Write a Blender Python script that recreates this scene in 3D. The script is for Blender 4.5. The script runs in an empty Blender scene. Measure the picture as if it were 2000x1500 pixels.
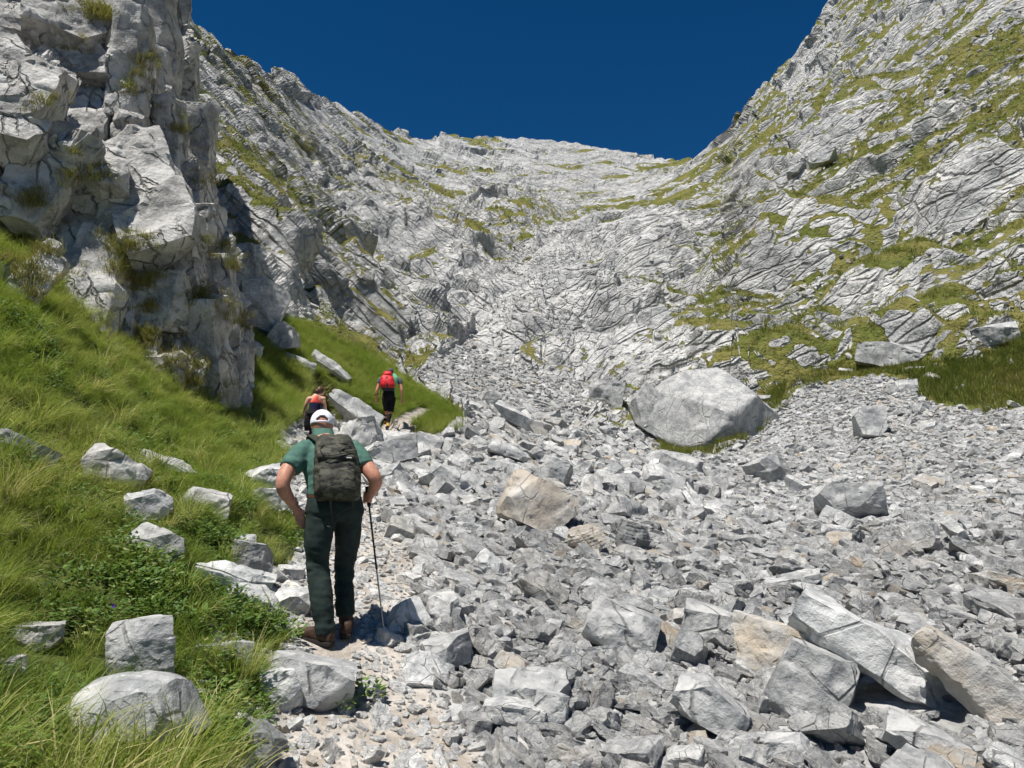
import bpy, bmesh, math, random, time
import numpy as np
from mathutils import Vector, Matrix, Euler, Quaternion
from mathutils.bvhtree import BVHTree

T0 = time.time()
SC = bpy.context.scene
COL = SC.collection
R = math.radians

# ------------------------------------------------------------------ camera
CAM_Z, PITCH, FPX = 1.6, R(10.0), 1502.0        # focal length in pixels of a 2000 px wide frame
cam_d = bpy.data.cameras.new("camera")
cam_d.sensor_fit = 'HORIZONTAL'
cam_d.sensor_width = 36.0
cam_d.lens = FPX / 2000.0 * 36.0
cam_d.clip_start, cam_d.clip_end = 0.05, 5000.0
cam = bpy.data.objects.new("camera", cam_d)
cam.location = (0, 0, CAM_Z)
cam.rotation_euler = (R(90) + PITCH, 0, 0)
COL.objects.link(cam)
SC.camera = cam

# ------------------------------------------------------------------ sky and sun
SUN_EL = R(66)
SUN_TO = Vector((0.60, 0.80, 0)).normalized()      # horizontal direction the light travels
sun_from = Vector((-SUN_TO.x, -SUN_TO.y, 0))
world = bpy.data.worlds.new("World")
SC.world = world
world.use_nodes = True
wt = world.node_tree
bg = wt.nodes["Background"]
sky = wt.nodes.new("ShaderNodeTexSky")
sky.sky_type = 'NISHITA'
sky.sun_disc = False
sky.sun_elevation = SUN_EL
sky.sun_rotation = math.atan2(sun_from.x, sun_from.y)
sky.altitude = 2600.0
sky.air_density = 0.9
sky.dust_density = 0.0
sky.ozone_density = 3.5
deep = wt.nodes.new("ShaderNodeHueSaturation")
deep.inputs["Saturation"].default_value = 1.33
wt.links.new(sky.outputs[0], deep.inputs["Color"])
wt.links.new(deep.outputs[0], bg.inputs[0])
bg.inputs[1].default_value = 0.057
sun_d = bpy.data.lights.new("sun", 'SUN')
sun_d.energy = 5.0
sun_d.angle = R(0.53)
sun_d.color = (1.0, 0.955, 0.89)
sun = bpy.data.objects.new("sun", sun_d)
ldir = Vector((SUN_TO.x * math.cos(SUN_EL), SUN_TO.y * math.cos(SUN_EL), -math.sin(SUN_EL)))
sun.rotation_euler = ldir.to_track_quat('-Z', 'Y').to_euler()
sun.location = (-20, -20, 40)
COL.objects.link(sun)
vs = SC.view_settings
vs.view_transform = 'Standard'
vs.look = 'None'
vs.exposure = 0.40
vs.gamma = 1.0
vs.use_curve_mapping = False
SC.cycles.max_bounces = 4
SC.cycles.use_adaptive_sampling = True
SC.cycles.adaptive_threshold = 0.03
SC.cycles.diffuse_bounces = 2
SC.cycles.glossy_bounces = 1
SC.cycles.transmission_bounces = 2
SC.cycles.caustics_reflective = False
SC.cycles.caustics_refractive = False

# ------------------------------------------------------------------ pixel <-> place
CP, SP = math.cos(PITCH), math.sin(PITCH)

def ray(px, py):
    xc, yc = (px - 1000.0) / FPX, -(py - 750.0) / FPX
    return Vector((xc, CP - yc * SP, SP + yc * CP))

def at(px, py, r):
    """the point seen at photo pixel (px, py) at horizontal distance r"""
    d = ray(px, py)
    return Vector((0, 0, CAM_Z)) + d * (r / math.hypot(d.x, d.y))

def project(P):
    x, y, z = P[:, 0], P[:, 1], P[:, 2] - CAM_Z
    f = np.maximum(y * CP + z * SP, 1e-3)
    u = -y * SP + z * CP
    return 1000 + FPX * x / f, 750 - FPX * u / f, f

# ------------------------------------------------------------------ numpy noise
def _h(ix, iy, iz, seed):
    u = np.uint32
    h = ix.astype(u) * u(374761393) + iy.astype(u) * u(668265263) + iz.astype(u) * u(2147483647) + u((seed * 974711) & 0xffffffff)
    h = (h ^ (h >> u(13))) * u(1274126177)
    h = (h ^ (h >> u(16))) * u(2246822519)
    return h ^ (h >> u(15))

def _f(h, k=0):
    return ((h * np.uint32((2654435761 + 2 * k * 40503 + 2 * k) & 0xffffffff)) >> np.uint32(16)).astype(np.float32) / np.float32(65535.0)

def vnoise(P, seed=0):
    i = np.floor(P)
    f = (P - i).astype(np.float32)
    f = f * f * (3 - 2 * f)
    i = i.astype(np.int32)
    out = 0
    for dx in (0, 1):
        wx = f[:, 0] if dx else 1 - f[:, 0]
        for dy in (0, 1):
            wy = f[:, 1] if dy else 1 - f[:, 1]
            for dz in (0, 1):
                wz = f[:, 2] if dz else 1 - f[:, 2]
                out = out + wx * wy * wz * _f(_h(i[:, 0] + dx, i[:, 1] + dy, i[:, 2] + dz, seed))
    return out * 2 - 1

def fbm(P, octs=4, seed=0, gain=0.5):
    a, s, o = 1.0, 0.0, 0
    for k in range(octs):
        o = o + a * vnoise(P * (2.03 ** k) + 17.3 * k, seed + k)
        s += a
        a *= gain
    return o / s

def facet(P, seed=0, tilt=1.0):
    """blocky fracture: every Voronoi cell is its own tilted plane; also returns the crack distance"""
    P = P.astype(np.float32)
    b = np.floor(P - 0.5).astype(np.int32)
    best = np.full(len(P), 1e9, np.float32)
    sec = best.copy()
    val = np.zeros(len(P), np.float32)
    for dx in (0, 1):
        for dy in (0, 1):
            for dz in (0, 1):
                c = b + np.array((dx, dy, dz), np.int32)
                h = _h(c[:, 0], c[:, 1], c[:, 2], seed)
                q = [(P[:, k] - (c[:, k] + 0.12 + 0.76 * _f(h, k))).astype(np.float32) for k in range(3)]
                d = q[0] ** 2 + q[1] ** 2 + q[2] ** 2
                v = (_f(h, 3) - 0.5) * 1.4 + tilt * ((_f(h, 4) - 0.5) * q[0] + (_f(h, 5) - 0.5) * q[1] + (_f(h, 6) - 0.5) * q[2]) * 2.0
                m = d < best
                sec = np.where(m, best, np.minimum(sec, d))
                val = np.where(m, v, val)
                best = np.where(m, d, best)
    return val, np.sqrt(sec) - np.sqrt(best)

def sstep(a, b, x):
    t = np.clip((x - a) / (b - a), 0, 1)
    return t * t * (3 - 2 * t)

def inpoly(px, py, poly):
    ins = np.zeros(len(px), bool)
    n = len(poly)
    for i in range(n):
        x0, y0 = poly[i]
        x1, y1 = poly[(i + 1) % n]
        if y0 == y1:
            continue
        c = ((y0 > py) != (y1 > py)) & (px < (x1 - x0) * (py - y0) / (y1 - y0) + x0)
        ins ^= c
    return ins

def softpoly(px, py, poly, w=14):
    """0..1 membership, edge blurred and made ragged by averaging shifted tests"""
    o = 0
    for dx, dy in ((0, 0), (w, 0), (-w, 0), (0, w * .7), (0, -w * .7), (w * .5, w * .4), (-w * .5, -w * .4)):
        o = o + inpoly(px + dx, py + dy, poly)
    return o / 7.0

# ------------------------------------------------------------------ object helpers
def mesh_np(name, verts, faces, mat=None, smooth=False, attrs=None):
    me = bpy.data.meshes.new(name)
    verts = np.asarray(verts, np.float32)
    faces = np.asarray(faces, np.int32)
    k = faces.shape[1]
    me.vertices.add(len(verts))
    me.vertices.foreach_set("co", verts.ravel())
    me.loops.add(faces.size)
    me.loops.foreach_set("vertex_index", faces.ravel())
    me.polygons.add(len(faces))
    me.polygons.foreach_set("loop_start", np.arange(0, faces.size, k, dtype=np.int32))
    me.polygons.foreach_set("loop_total", np.full(len(faces), k, np.int32))
    me.update(calc_edges=True)
    me.polygons.foreach_set("use_smooth", np.full(len(faces), smooth, bool))
    for n, a in (attrs or {}).items():
        at_ = me.attributes.new(n, 'FLOAT', 'POINT')
        at_.data.foreach_set("value", np.asarray(a, np.float32))
    if mat:
        me.materials.append(mat)
    return me

def link(name, me, parent=None, **props):
    o = bpy.data.objects.new(name, me)
    COL.objects.link(o)
    if parent:
        o.parent = parent
    for k, v in props.items():
        if v is not None:
            o[k] = v
    return o

def me_from_bm(name, bm, mat=None, smooth=False, angle=None):
    bmesh.ops.recalc_face_normals(bm, faces=bm.faces)
    me = bpy.data.meshes.new(name)
    bm.to_mesh(me)
    bm.free()
    if mat:
        me.materials.append(mat)
    if smooth:
        me.polygons.foreach_set("use_smooth", np.ones(len(me.polygons), bool))
        if angle:
            me.set_sharp_from_angle(angle=angle)
    return me

# ------------------------------------------------------------------ materials
class NT:
    """tiny node-tree writer"""
    def __init__(self, name):
        self.m = bpy.data.materials.new(name)
        self.m.use_nodes = True
        self.t = self.m.node_tree
        self.p = self.t.nodes["Principled BSDF"]
        self.out = self.t.nodes["Material Output"]
    def n(self, typ, **kw):
        nd = self.t.nodes.new(typ)
        for k, v in kw.items():
            setattr(nd, k, v)
        return nd
    def set(self, sock, v):
        if isinstance(v, bpy.types.NodeSocket):
            self.t.links.new(v, sock)
        else:
            if isinstance(v, tuple) and len(v) == 3 and sock.type == 'RGBA':
                v = v + (1,)
            sock.default_value = v
    def math(self, op, a, b=0.0, c=None, clamp=False):
        nd = self.n("ShaderNodeMath", operation=op, use_clamp=clamp)
        self.set(nd.inputs[0], a)
        self.set(nd.inputs[1], b)
        if c is not None:
            self.set(nd.inputs[2], c)
        return nd.outputs[0]
    def mix(self, f, a, b, blend='MIX'):
        nd = self.n("ShaderNodeMix", data_type='RGBA', blend_type=blend)
        self.set(nd.inputs[0], f)
        self.set(nd.inputs[6], a)
        self.set(nd.inputs[7], b)
        return nd.outputs[2]
    def ramp(self, f, lo, hi):
        nd = self.n("ShaderNodeMapRange", interpolation_type='SMOOTHSTEP')
        self.set(nd.inputs[0], f)
        nd.inputs[1].default_value, nd.inputs[2].default_value = lo, hi
        return nd.outputs[0]
    def noise(self, vec, scale, detail=6, rough=0.6, dist=0.0):
        nd = self.n("ShaderNodeTexNoise")
        self.set(nd.inputs["Vector"], vec)
        nd.inputs["Scale"].default_value = scale
        nd.inputs["Detail"].default_value = detail
        nd.inputs["Roughness"].default_value = rough
        nd.inputs["Distortion"].default_value = dist
        return nd.outputs[0]
    def voro(self, vec, scale, feature='F1', out=0):
        nd = self.n("ShaderNodeTexVoronoi", feature=feature)
        self.set(nd.inputs["Vector"], vec)
        nd.inputs["Scale"].default_value = scale
        return nd.outputs[out]
    def mapping(self, vec, scale=(1, 1, 1), rot=(0, 0, 0), loc=(0, 0, 0)):
        nd = self.n("ShaderNodeMapping")
        self.set(nd.inputs[0], vec)
        self.set(nd.inputs[1], loc)
        nd.inputs[2].default_value = rot
        nd.inputs[3].default_value = scale
        return nd.outputs[0]
    def attr(self, name, typ='GEOMETRY'):
        nd = self.n("ShaderNodeAttribute", attribute_name=name, attribute_type=typ)
        return nd.outputs["Fac"]
    def bump(self, h, strength, dist, normal=None):
        nd = self.n("ShaderNodeBump")
        nd.inputs["Strength"].default_value = strength
        nd.inputs["Distance"].default_value = dist
        self.set(nd.inputs["Height"], h)
        if normal is not None:
            self.set(nd.inputs["Normal"], normal)
        return nd.outputs[0]
    def done(self, color, rough=0.85, normal=None, spec=0.25):
        self.set(self.p.inputs["Base Color"], color)
        self.set(self.p.inputs["Roughness"], rough)
        self.p.inputs["Specular IOR Level"].default_value = spec
        if normal is not None:
            self.set(self.p.inputs["Normal"], normal)
        return self.m

def rock_color(s, vec, big=1.0, light=(0.50, 0.50, 0.485), dark=(0.25, 0.257, 0.262), veins=True):
    """pale limestone: mottled greys, white scratches and specks, dark lichen; returns colour and bump height"""
    a = s.noise(vec, 1.6 * big, 6, 0.62)
    b = s.noise(vec, 8 * big, 5, 0.72)
    col = s.mix(s.ramp(a, 0.34, 0.64), dark, light)
    col = s.mix(s.ramp(b, 0.52, 0.78), col, (0.62, 0.62, 0.60))
    col = s.mix(s.math('MULTIPLY', s.ramp(b, 0.46, 0.30), 0.6), col, (0.12, 0.125, 0.13))
    h = s.math('ADD', s.math('MULTIPLY', a, 0.8), s.math('MULTIPLY', b, 0.42))
    if veins:
        v = s.noise(s.mapping(vec, (1.6, 2.2, 5.5), (0.5, 0.35, 0.2)), 1.3 * big, 4, 0.65)
        col = s.mix(s.math('MULTIPLY', s.ramp(v, 0.56, 0.74), 0.4), col, (0.66, 0.655, 0.63))
        ck_ = s.ramp(s.voro(s.mapping(vec, (1.0, 1.4, 0.8), (0.4, 0.9, 0.3)), 1.5 * big, 'DISTANCE_TO_EDGE'), 0.0, 0.03)
        ck_ = s.math('MAXIMUM', ck_, s.ramp(a, 0.56, 0.44))
        col = s.mix(s.math('MULTIPLY', s.math('SUBTRACT', 1.0, ck_), 0.5), col, (0.07, 0.068, 0.06))
        h = s.math('ADD', h, s.math('MULTIPLY', ck_, 0.3))
    return col, h

def mat_stone():
    s = NT("limestone_block")
    tc = s.n("ShaderNodeTexCoord").outputs["Object"]
    rnd = s.n("ShaderNodeObjectInfo").outputs["Random"]
    off = s.n("ShaderNodeCombineXYZ")
    for k, f in enumerate((37.0, 91.0, 53.0)):
        s.set(off.inputs[k], s.math('MULTIPLY', rnd, f))
    vec = s.mapping(tc, loc=off.outputs[0])
    col, h = rock_color(s, vec, 1.5)
    tint = s.attr("tint", 'INSTANCER')
    shade = s.attr("shade", 'INSTANCER')
    och = s.ramp(s.noise(vec, 1.4, 6, 0.65), 0.30, 0.62)
    col = s.mix(s.math('MULTIPLY', och, tint, clamp=True), col, (0.43, 0.35, 0.25))
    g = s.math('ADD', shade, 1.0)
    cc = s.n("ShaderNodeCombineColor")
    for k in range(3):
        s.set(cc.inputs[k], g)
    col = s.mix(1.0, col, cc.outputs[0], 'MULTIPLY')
    return s.done(col, 0.82, s.bump(h, 0.75, 0.065), 0.2)

M_STONE = mat_stone()

def mat_terrain():
    s = NT("mountain_ground")
    vec = s.n("ShaderNodeTexCoord").outputs["Object"]
    grass, path, far = s.attr("grass"), s.attr("path"), s.attr("far")
    near_h = s.noise(vec, 4.0, 5, 0.7)
    near_c = s.mix(s.ramp(near_h, 0.35, 0.65), (0.25, 0.25, 0.245), (0.45, 0.445, 0.43))
    far_c, far_h = rock_color(s, vec, 0.16, (0.64, 0.635, 0.615), (0.39, 0.395, 0.395), False)
    med = s.noise(vec, 1.1, 5, 0.7)
    far_c = s.mix(s.math('MULTIPLY', s.ramp(med, 0.52, 0.70), 0.65), far_c, (0.17, 0.175, 0.175))
    # joints and bedding planes, laid along the strata of either flank
    flank = s.attr("flank")
    vr_ = s.mapping(s.mapping(vec, rot=(0, 0.48, 0)), (0.27, 0.8, 1.3))
    vl_ = s.mapping(s.mapping(vec, rot=(0, -0.78, 0)), (0.27, 0.8, 1.3))
    mv = s.n("ShaderNodeMix", data_type='VECTOR')
    s.set(mv.inputs[0], flank)
    s.set(mv.inputs[4], vl_)
    s.set(mv.inputs[5], vr_)
    wob = s.n("ShaderNodeTexNoise")
    s.set(wob.inputs["Vector"], vec)
    wob.inputs["Scale"].default_value = 0.5
    wob.inputs["Detail"].default_value = 3
    wv_ = s.n("ShaderNodeVectorMath", operation='MULTIPLY_ADD')
    s.set(wv_.inputs[0], wob.outputs[1])
    wv_.inputs[1].default_value = (0.55, 0.55, 0.55)
    s.set(wv_.inputs[2], mv.outputs[1])
    c1 = s.ramp(s.voro(wv_.outputs[0], 0.34, 'DISTANCE_TO_EDGE'), 0.0, 0.07)
    c2 = s.ramp(s.voro(wv_.outputs[0], 1.05, 'DISTANCE_TO_EDGE'), 0.0, 0.10)
    joint = s.math('MULTIPLY', c1, s.math('ADD', s.math('MULTIPLY', c2, 0.6), 0.4))
    brk = s.ramp(s.noise(vec, 0.22, 4, 0.65), 0.40, 0.58)
    jm = s.math('MULTIPLY', s.math('SUBTRACT', 1.0, joint), s.math('ADD', s.math('MULTIPLY', brk, 0.34), 0.05))
    far_c = s.mix(jm, far_c, (0.085, 0.083, 0.075))
    rock = s.mix(far, near_c, far_c)
    # turf: green and straw mixed at two scales
    ga = s.noise(vec, 0.35, 4, 0.65)
    gb = s.noise(vec, 3.1, 4, 0.7)
    g1 = s.mix(s.ramp(ga, 0.38, 0.62), (0.20, 0.185, 0.055), (0.115, 0.135, 0.028))
    g1 = s.mix(s.math('MULTIPLY', s.ramp(gb, 0.48, 0.72), 0.7), g1, (0.20, 0.165, 0.075))
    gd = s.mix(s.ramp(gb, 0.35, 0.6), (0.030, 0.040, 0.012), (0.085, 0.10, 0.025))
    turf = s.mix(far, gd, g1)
    edge = s.math('ADD', grass, s.math('MULTIPLY', s.math('SUBTRACT', med, 0.5), 1.5))
    gm = s.ramp(edge, 0.44, 0.56)
    col = s.mix(gm, rock, turf)
    # trodden dirt and pale grit of the trail
    pa = near_h
    dirt = s.mix(s.ramp(pa, 0.35, 0.65), (0.31, 0.27, 0.225), (0.50, 0.465, 0.42))
    pm = s.ramp(s.math('ADD', path, s.math('MULTIPLY', s.math('SUBTRACT', near_h, 0.5), 0.9)), 0.4, 0.65)
    col = s.mix(pm, col, dirt)
    fh = s.math('ADD', s.math('ADD', s.math('MULTIPLY', far_h, 1.8), s.math('MULTIPLY', med, 2.2)), s.math('MULTIPLY', s.math('MULTIPLY', joint, s.math('SUBTRACT', 1.0, gm)), 0.9))
    nb = s.bump(near_h, 0.8, 0.07)
    fb = s.bump(fh, 0.9, 0.42)
    mixn = s.n("ShaderNodeMix", data_type='VECTOR')
    s.set(mixn.inputs[0], far)
    s.set(mixn.inputs[4], nb)
    s.set(mixn.inputs[5], fb)
    return s.done(col, 0.9, mixn.outputs[1], 0.15)

M_TERRAIN = mat_terrain()

def mat_cliff():
    s = NT("cliff_limestone")
    vec = s.n("ShaderNodeTexCoord").outputs["Object"]
    col, h = rock_color(s, vec, 0.9, (0.58, 0.565, 0.535), (0.26, 0.254, 0.242), False)
    vc = s.mapping(s.mapping(vec, rot=(0, -1.1, 0)), (0.45, 1.0, 1.3))
    wob = s.n("ShaderNodeTexNoise")
    s.set(wob.inputs["Vector"], vec)
    wob.inputs["Scale"].default_value = 1.6
    wob.inputs["Detail"].default_value = 4
    wv_ = s.n("ShaderNodeVectorMath", operation='MULTIPLY_ADD')
    s.set(wv_.inputs[0], wob.outputs[1])
    wv_.inputs[1].default_value = (0.5, 0.5, 0.5)
    s.set(wv_.inputs[2], vc)
    ck = s.ramp(s.voro(wv_.outputs[0], 1.5, 'DISTANCE_TO_EDGE'), 0.0, 0.035)
    ck = s.math('MAXIMUM', ck, s.ramp(s.noise(vec, 1.1, 4, 0.6), 0.58, 0.44))
    col = s.mix(s.math('MULTIPLY', s.math('SUBTRACT', 1.0, ck), 0.5), col, (0.06, 0.058, 0.05))
    h = s.math('ADD', h, s.math('MULTIPLY', ck, 0.5))
    return s.done(col, 0.88, s.bump(h, 1.0, 0.14), 0.15)

M_CLIFF = mat_cliff()

def mat_leaf(name, cols, trans=0.35, attr='tint', scale=6.0):
    """two-sided plant matter; colour runs over three tones by the plant's own tint and a fine noise"""
    s = NT(name)
    vec = s.n("ShaderNodeTexCoord").outputs["Object"]
    rnd = s.n("ShaderNodeObjectInfo").outputs["Random"]
    t = s.math('ADD', s.attr(attr, 'INSTANCER'), s.math('MULTIPLY', s.math('SUBTRACT', s.noise(vec, scale, 3, 0.6), 0.5), 1.3))
    t = s.math('ADD', t, s.attr("dry"))
    c = s.mix(s.ramp(t, 0.15, 0.55), cols[0], cols[1])
    c = s.mix(s.ramp(t, 0.65, 1.0), c, cols[2])
    s.done(c, 0.55, None, 0.3)
    tr = s.n("ShaderNodeBsdfTranslucent")
    s.set(tr.inputs[0], s.mix(0.45, c, (0.30, 0.36, 0.04)))
    ms = s.n("ShaderNodeMixShader")
    ms.inputs[0].default_value = trans
    s.t.links.new(s.p.outputs[0], ms.inputs[1])
    s.t.links.new(tr.outputs[0], ms.inputs[2])
    s.t.links.new(ms.outputs[0], s.out.inputs[0])
    return s.m

M_GRASS = mat_leaf("grass_blades", ((0.14, 0.23, 0.035), (0.28, 0.33, 0.068), (0.52, 0.46, 0.21)), 0.40)
M_DRY = mat_leaf("ledge_grass", ((0.13, 0.145, 0.03), (0.25, 0.22, 0.07), (0.38, 0.29, 0.14)))
M_TURF = mat_leaf("hillside_turf", ((0.115, 0.165, 0.03), (0.21, 0.23, 0.055), (0.33, 0.28, 0.11)), 0.35)
M_HERB = mat_leaf("herb_leaves", ((0.075, 0.15, 0.028), (0.14, 0.235, 0.05), (0.30, 0.31, 0.11)), 0.3)

def plain(name, col, rough=0.7, spec=0.3, nscale=0, namp=0.3, bump=0.0, bscale=40, bd=0.004, metal=0.0):
    s = NT(name)
    vec = s.n("ShaderNodeTexCoord").outputs["Object"]
    c = col
    if nscale:
        f = s.ramp(s.noise(vec, nscale, 6, 0.6), 0.3, 0.7)
        c = s.mix(f, tuple(v * (1 - namp) for v in col), tuple(min(1, v * (1 + namp)) for v in col))
    nrm = s.bump(s.noise(vec, bscale, 5, 0.6), bump, bd) if bump else None
    s.p.inputs["Metallic"].default_value = metal
    return s.done(c, rough, nrm, spec)
# ------------------------------------------------------------------ the lie of the land
# control points: photo pixel and horizontal distance in metres
CTRL = [
 # trail and foot of the boulder field
 (600,1500,4.4),(640,1262,6.0),(720,1085,8.4),(700,960,12.5),(640,875,17.8),(760,832,24),
 (1000,1500,4.6),(1500,1500,4.6),(2000,1500,4.6),(1000,1200,7.0),(1500,1200,7.5),(2000,1200,7.3),
 (1000,1000,12),(1500,1000,14),(2000,1000,13),(1000,900,19),(1500,900,24),(2000,880,20.5),(1250,950,16.5),
 (1700,900,23),(1700,742,36),(1850,770,31),(2000,800,28),(1370,878,31),(1000,800,30),(1180,830,31),(1000,720,40),
 # gully up the middle
 (950,650,55),(1000,560,80),(1050,500,105),(1050,440,140),(1000,350,220),(1150,350,215),(1150,640,56),(1150,560,72),
 # left mountainside
 (600,640,29),(700,655,38),(560,540,33),(680,560,46),(500,420,42),(620,450,62),(430,320,50),(650,350,120),
 (800,450,118),(800,560,72),(850,640,50),(760,660,42),(760,330,175),(400,150,100),(560,240,130),
 # right mountainside
 (1300,600,66),(1300,460,98),(1300,370,165),(1500,720,41),(1500,600,55),(1500,450,85),(1500,330,125),
 (1700,700,42),(1700,550,54),(1700,400,75),(1700,250,100),(1700,100,130),(1380,720,42),(1260,720,43),
 (2000,740,34),(2000,640,40),(2000,520,48),(2000,350,63),(2000,180,83),(2000,0,108),(1850,600,47),(1850,420,65),
 (2400,700,26),(2400,400,45),(2400,900,16),(2400,1200,6.5),
 # grass bank on the left
 (0,1500,3.5),(0,1250,4.7),(0,1000,6.2),(0,800,8.2),(0,620,10.4),(200,1250,5.0),(200,1000,6.8),(200,860,9),(240,750,12),
 (480,835,14.6),(400,1000,7.6),(400,900,11),(500,960,9.6),(550,1110,7.5),(400,1250,5.4),(400,1500,4.0),
 (900,842,23.5),(820,765,30),(700,700,29),(600,700,25),(540,770,20),(570,820,18),(-350,900,5.6),(-350,1300,3.6),
 # behind the cliff
 (0,330,22),(200,330,26),(340,330,42),(100,100,50),(250,100,70),(-350,300,18),(-350,0,40),
]
RIDGE = [(-500,-520,75),(-100,-330,85),(200,-100,110),(340,22,128),(430,78,142),(500,122,160),(580,160,190),(650,200,225),(720,235,262),
 (800,255,300),(900,267,325),(1000,270,335),(1100,276,335),(1180,284,330),(1260,300,318),(1330,309,300),(1400,287,268),(1430,250,235),
 (1470,190,210),(1520,130,195),(1580,68,182),(1625,2,172),(1720,-120,165),(1900,-260,160),(2100,-330,160),(2500,-420,150)]
CWORLD = [(0,1,0),(0,2.5,.03),(-1.4,1,.30),(1.5,1,.0),(-3,1.5,.85),(3,1.5,.10),(0,-1,0),(0.0,.3,0)]

def qval(p):
    return p.z / (math.hypot(p.x, p.y) + 2.0)
_c, _q = [], []
def _ctl(p):
    r = math.hypot(p.x, p.y)
    _c.append((3.0 * math.atan2(p.x, max(p.y, 1e-3) if p.y > 0 else p.y), math.log(r + 1.0)))
    _q.append(qval(p))
for px, py, r in CTRL:
    _ctl(at(px, py, r))
for px, py, r in RIDGE:
    p = at(px, py, r)
    _ctl(p)
for w in CWORLD[:6]:
    _ctl(Vector(w))
_c, _q = np.array(_c), np.array(_q)
def _tps(d2):
    return 0.5 * d2 * np.log(d2 + 1e-9)
_n = len(_c)
_K = _tps(((_c[:, None, :] - _c[None]) ** 2).sum(-1)) + np.eye(_n) * 5e-5
_Pm = np.hstack([np.ones((_n, 1)), _c])
_A = np.block([[_K, _Pm], [_Pm.T, np.zeros((3, 3))]])
_W = np.linalg.solve(_A, np.concatenate([_q, np.zeros(3)]))

_rth = np.array([math.atan2(ray(a, b).x, ray(a, b).y) for a, b, _ in RIDGE])
_rR = np.array([c for _, _, c in RIDGE], float)

def base_z(x, y):
    x, y = np.atleast_1d(np.asarray(x, float)), np.atleast_1d(np.asarray(y, float))
    r = np.hypot(x, y)
    th = np.clip(np.arctan2(x, y), -1.05, 1.05)
    over = np.maximum(r - np.interp(th, _rth, _rR), 0.0)
    r = r - over
    c0, c1 = 3.0 * th, np.log(r + 1.0)
    q = _W[_n] + _W[_n + 1] * c0 + _W[_n + 2] * c1
    for k in range(_n):
        q = q + _W[k] * _tps((c0 - _c[k, 0]) ** 2 + (c1 - _c[k, 1]) ** 2)
    return q * (r + 2.0) - 0.35 * over

# ------------------------------------------------------------------ zones traced in the photograph
G1 = [(-900,300),(0,400),(60,480),(150,560),(220,640),(310,705),(420,765),(490,815),(545,850),(560,900),(525,960),(560,1010),(590,1060),(560,1105),(450,1105),
      (500,1200),(560,1245),(520,1290),(500,1330),(560,1390),(640,1385),(560,1460),(480,1560),(-900,1700)]
G2 = [(430,640),(480,720),(490,800),(540,850),(600,800),(615,730),(690,790),(760,820),(850,850),(906,842),(890,800),(800,742),(740,700),(640,648),(552,622),(545,670),(480,650)]
MEADOW = [(1660,705),(1780,735),(1800,775),(1935,806),(2010,790),(2400,830),(2400,640),(2000,640),(1900,700),(1780,715),(1690,680)]
MOAT = [(1275,852),(1290,885),(1390,893),(1462,850),(1484,838),(1545,762),(1530,745),(1478,790),(1470,835),(1385,872)]
BAND = [(1540,765),(1640,735),(1790,735),(1800,712),(1640,708),(1560,735)]
TALUS = [(540,1700),(540,1260),(600,1090),(590,1000),(640,860),(760,838),(905,855),(912,830),(880,780),(800,735),(870,700),(930,660),(955,640),(1010,690),(1000,722),
         (1130,738),(1150,835),(1275,852),(1300,895),(1400,895),(1465,855),(1545,785),(1600,748),(1700,737),(1780,752),(1820,785),(1940,810),(2000,800),(5000,860),(5000,1800),(540,1800)]
SCREE = [(930,660),(870,690),(800,735),(1000,715),(975,650),(1050,570),(1130,500),(1110,484),(1040,500),(1010,560),(960,620)]
TRAIL = [at(*a) for a in ((560,1640,3.5),(620,1450,4.6),(660,1290,5.8),(700,1180,6.9),(735,1080,8.4),(690,1000,10.5),(610,900,16),(640,870,18),(700,850,21),(775,832,24.3),(830,812,27))]

def trail_d(x, y):
    d = np.full(len(x), 1e9)
    for a, b in zip(TRAIL[:-1], TRAIL[1:]):
        ex, ey = b.x - a.x, b.y - a.y
        t = np.clip(((x - a.x) * ex + (y - a.y) * ey) / (ex * ex + ey * ey), 0, 1)
        d = np.minimum(d, np.hypot(x - a.x - t * ex, y - a.y - t * ey))
    return d

# ------------------------------------------------------------------ terrain mesh: one sheet, finer where it is near
NTH = 780
th_in = np.linspace(R(-41), R(41), NTH)
th = np.concatenate([np.linspace(R(-100), R(-41.6), 36), th_in, np.linspace(R(41.6), R(100), 36)])
tt = np.concatenate([np.linspace(0.0, 0.36, 80, endpoint=False), np.linspace(0.36, 0.60, 150, endpoint=False), np.linspace(0.60, 1.06, 820)])
Rr = np.interp(th, _rth, _rR)
r0 = 0.5
rr = r0 * (Rr[None, :] / r0) ** tt[:, None]
X = (rr * np.sin(th)[None]).ravel()
Y = (rr * np.cos(th)[None]).ravel()
nr, nt = len(tt), len(th)
# the smooth form is worked out on every fourth line and filled in between
ki, kj = np.unique(np.append(np.arange(0, nr, 4), nr - 1)), np.unique(np.append(np.arange(0, nt, 4), nt - 1))
xc_, yc_ = X.reshape(nr, nt)[np.ix_(ki, kj)], Y.reshape(nr, nt)[np.ix_(ki, kj)]
zc_ = base_z(xc_.ravel(), yc_.ravel()).reshape(xc_.shape) / (np.hypot(xc_, yc_) + 2)
jj_ = np.interp(np.arange(nt), kj, np.arange(len(kj)))
ii_ = np.interp(np.arange(nr), ki, np.arange(len(ki)))
j0_ = np.minimum(jj_.astype(int), len(kj) - 2); fj_ = jj_ - j0_
i0_ = np.minimum(ii_.astype(int), len(ki) - 2); fi_ = (ii_ - i0_)[:, None]
zc_ = zc_[:, j0_] * (1 - fj_) + zc_[:, j0_ + 1] * fj_
Z = ((zc_[i0_] * (1 - fi_) + zc_[i0_ + 1] * fi_) * (rr + 2)).ravel()
BP = np.stack([X, Y, Z], 1)
g = BP.reshape(nr, nt, 3)
du = np.gradient(g, axis=1)
dv = np.gradient(g, axis=0)
Nn = np.cross(du, dv)
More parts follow.
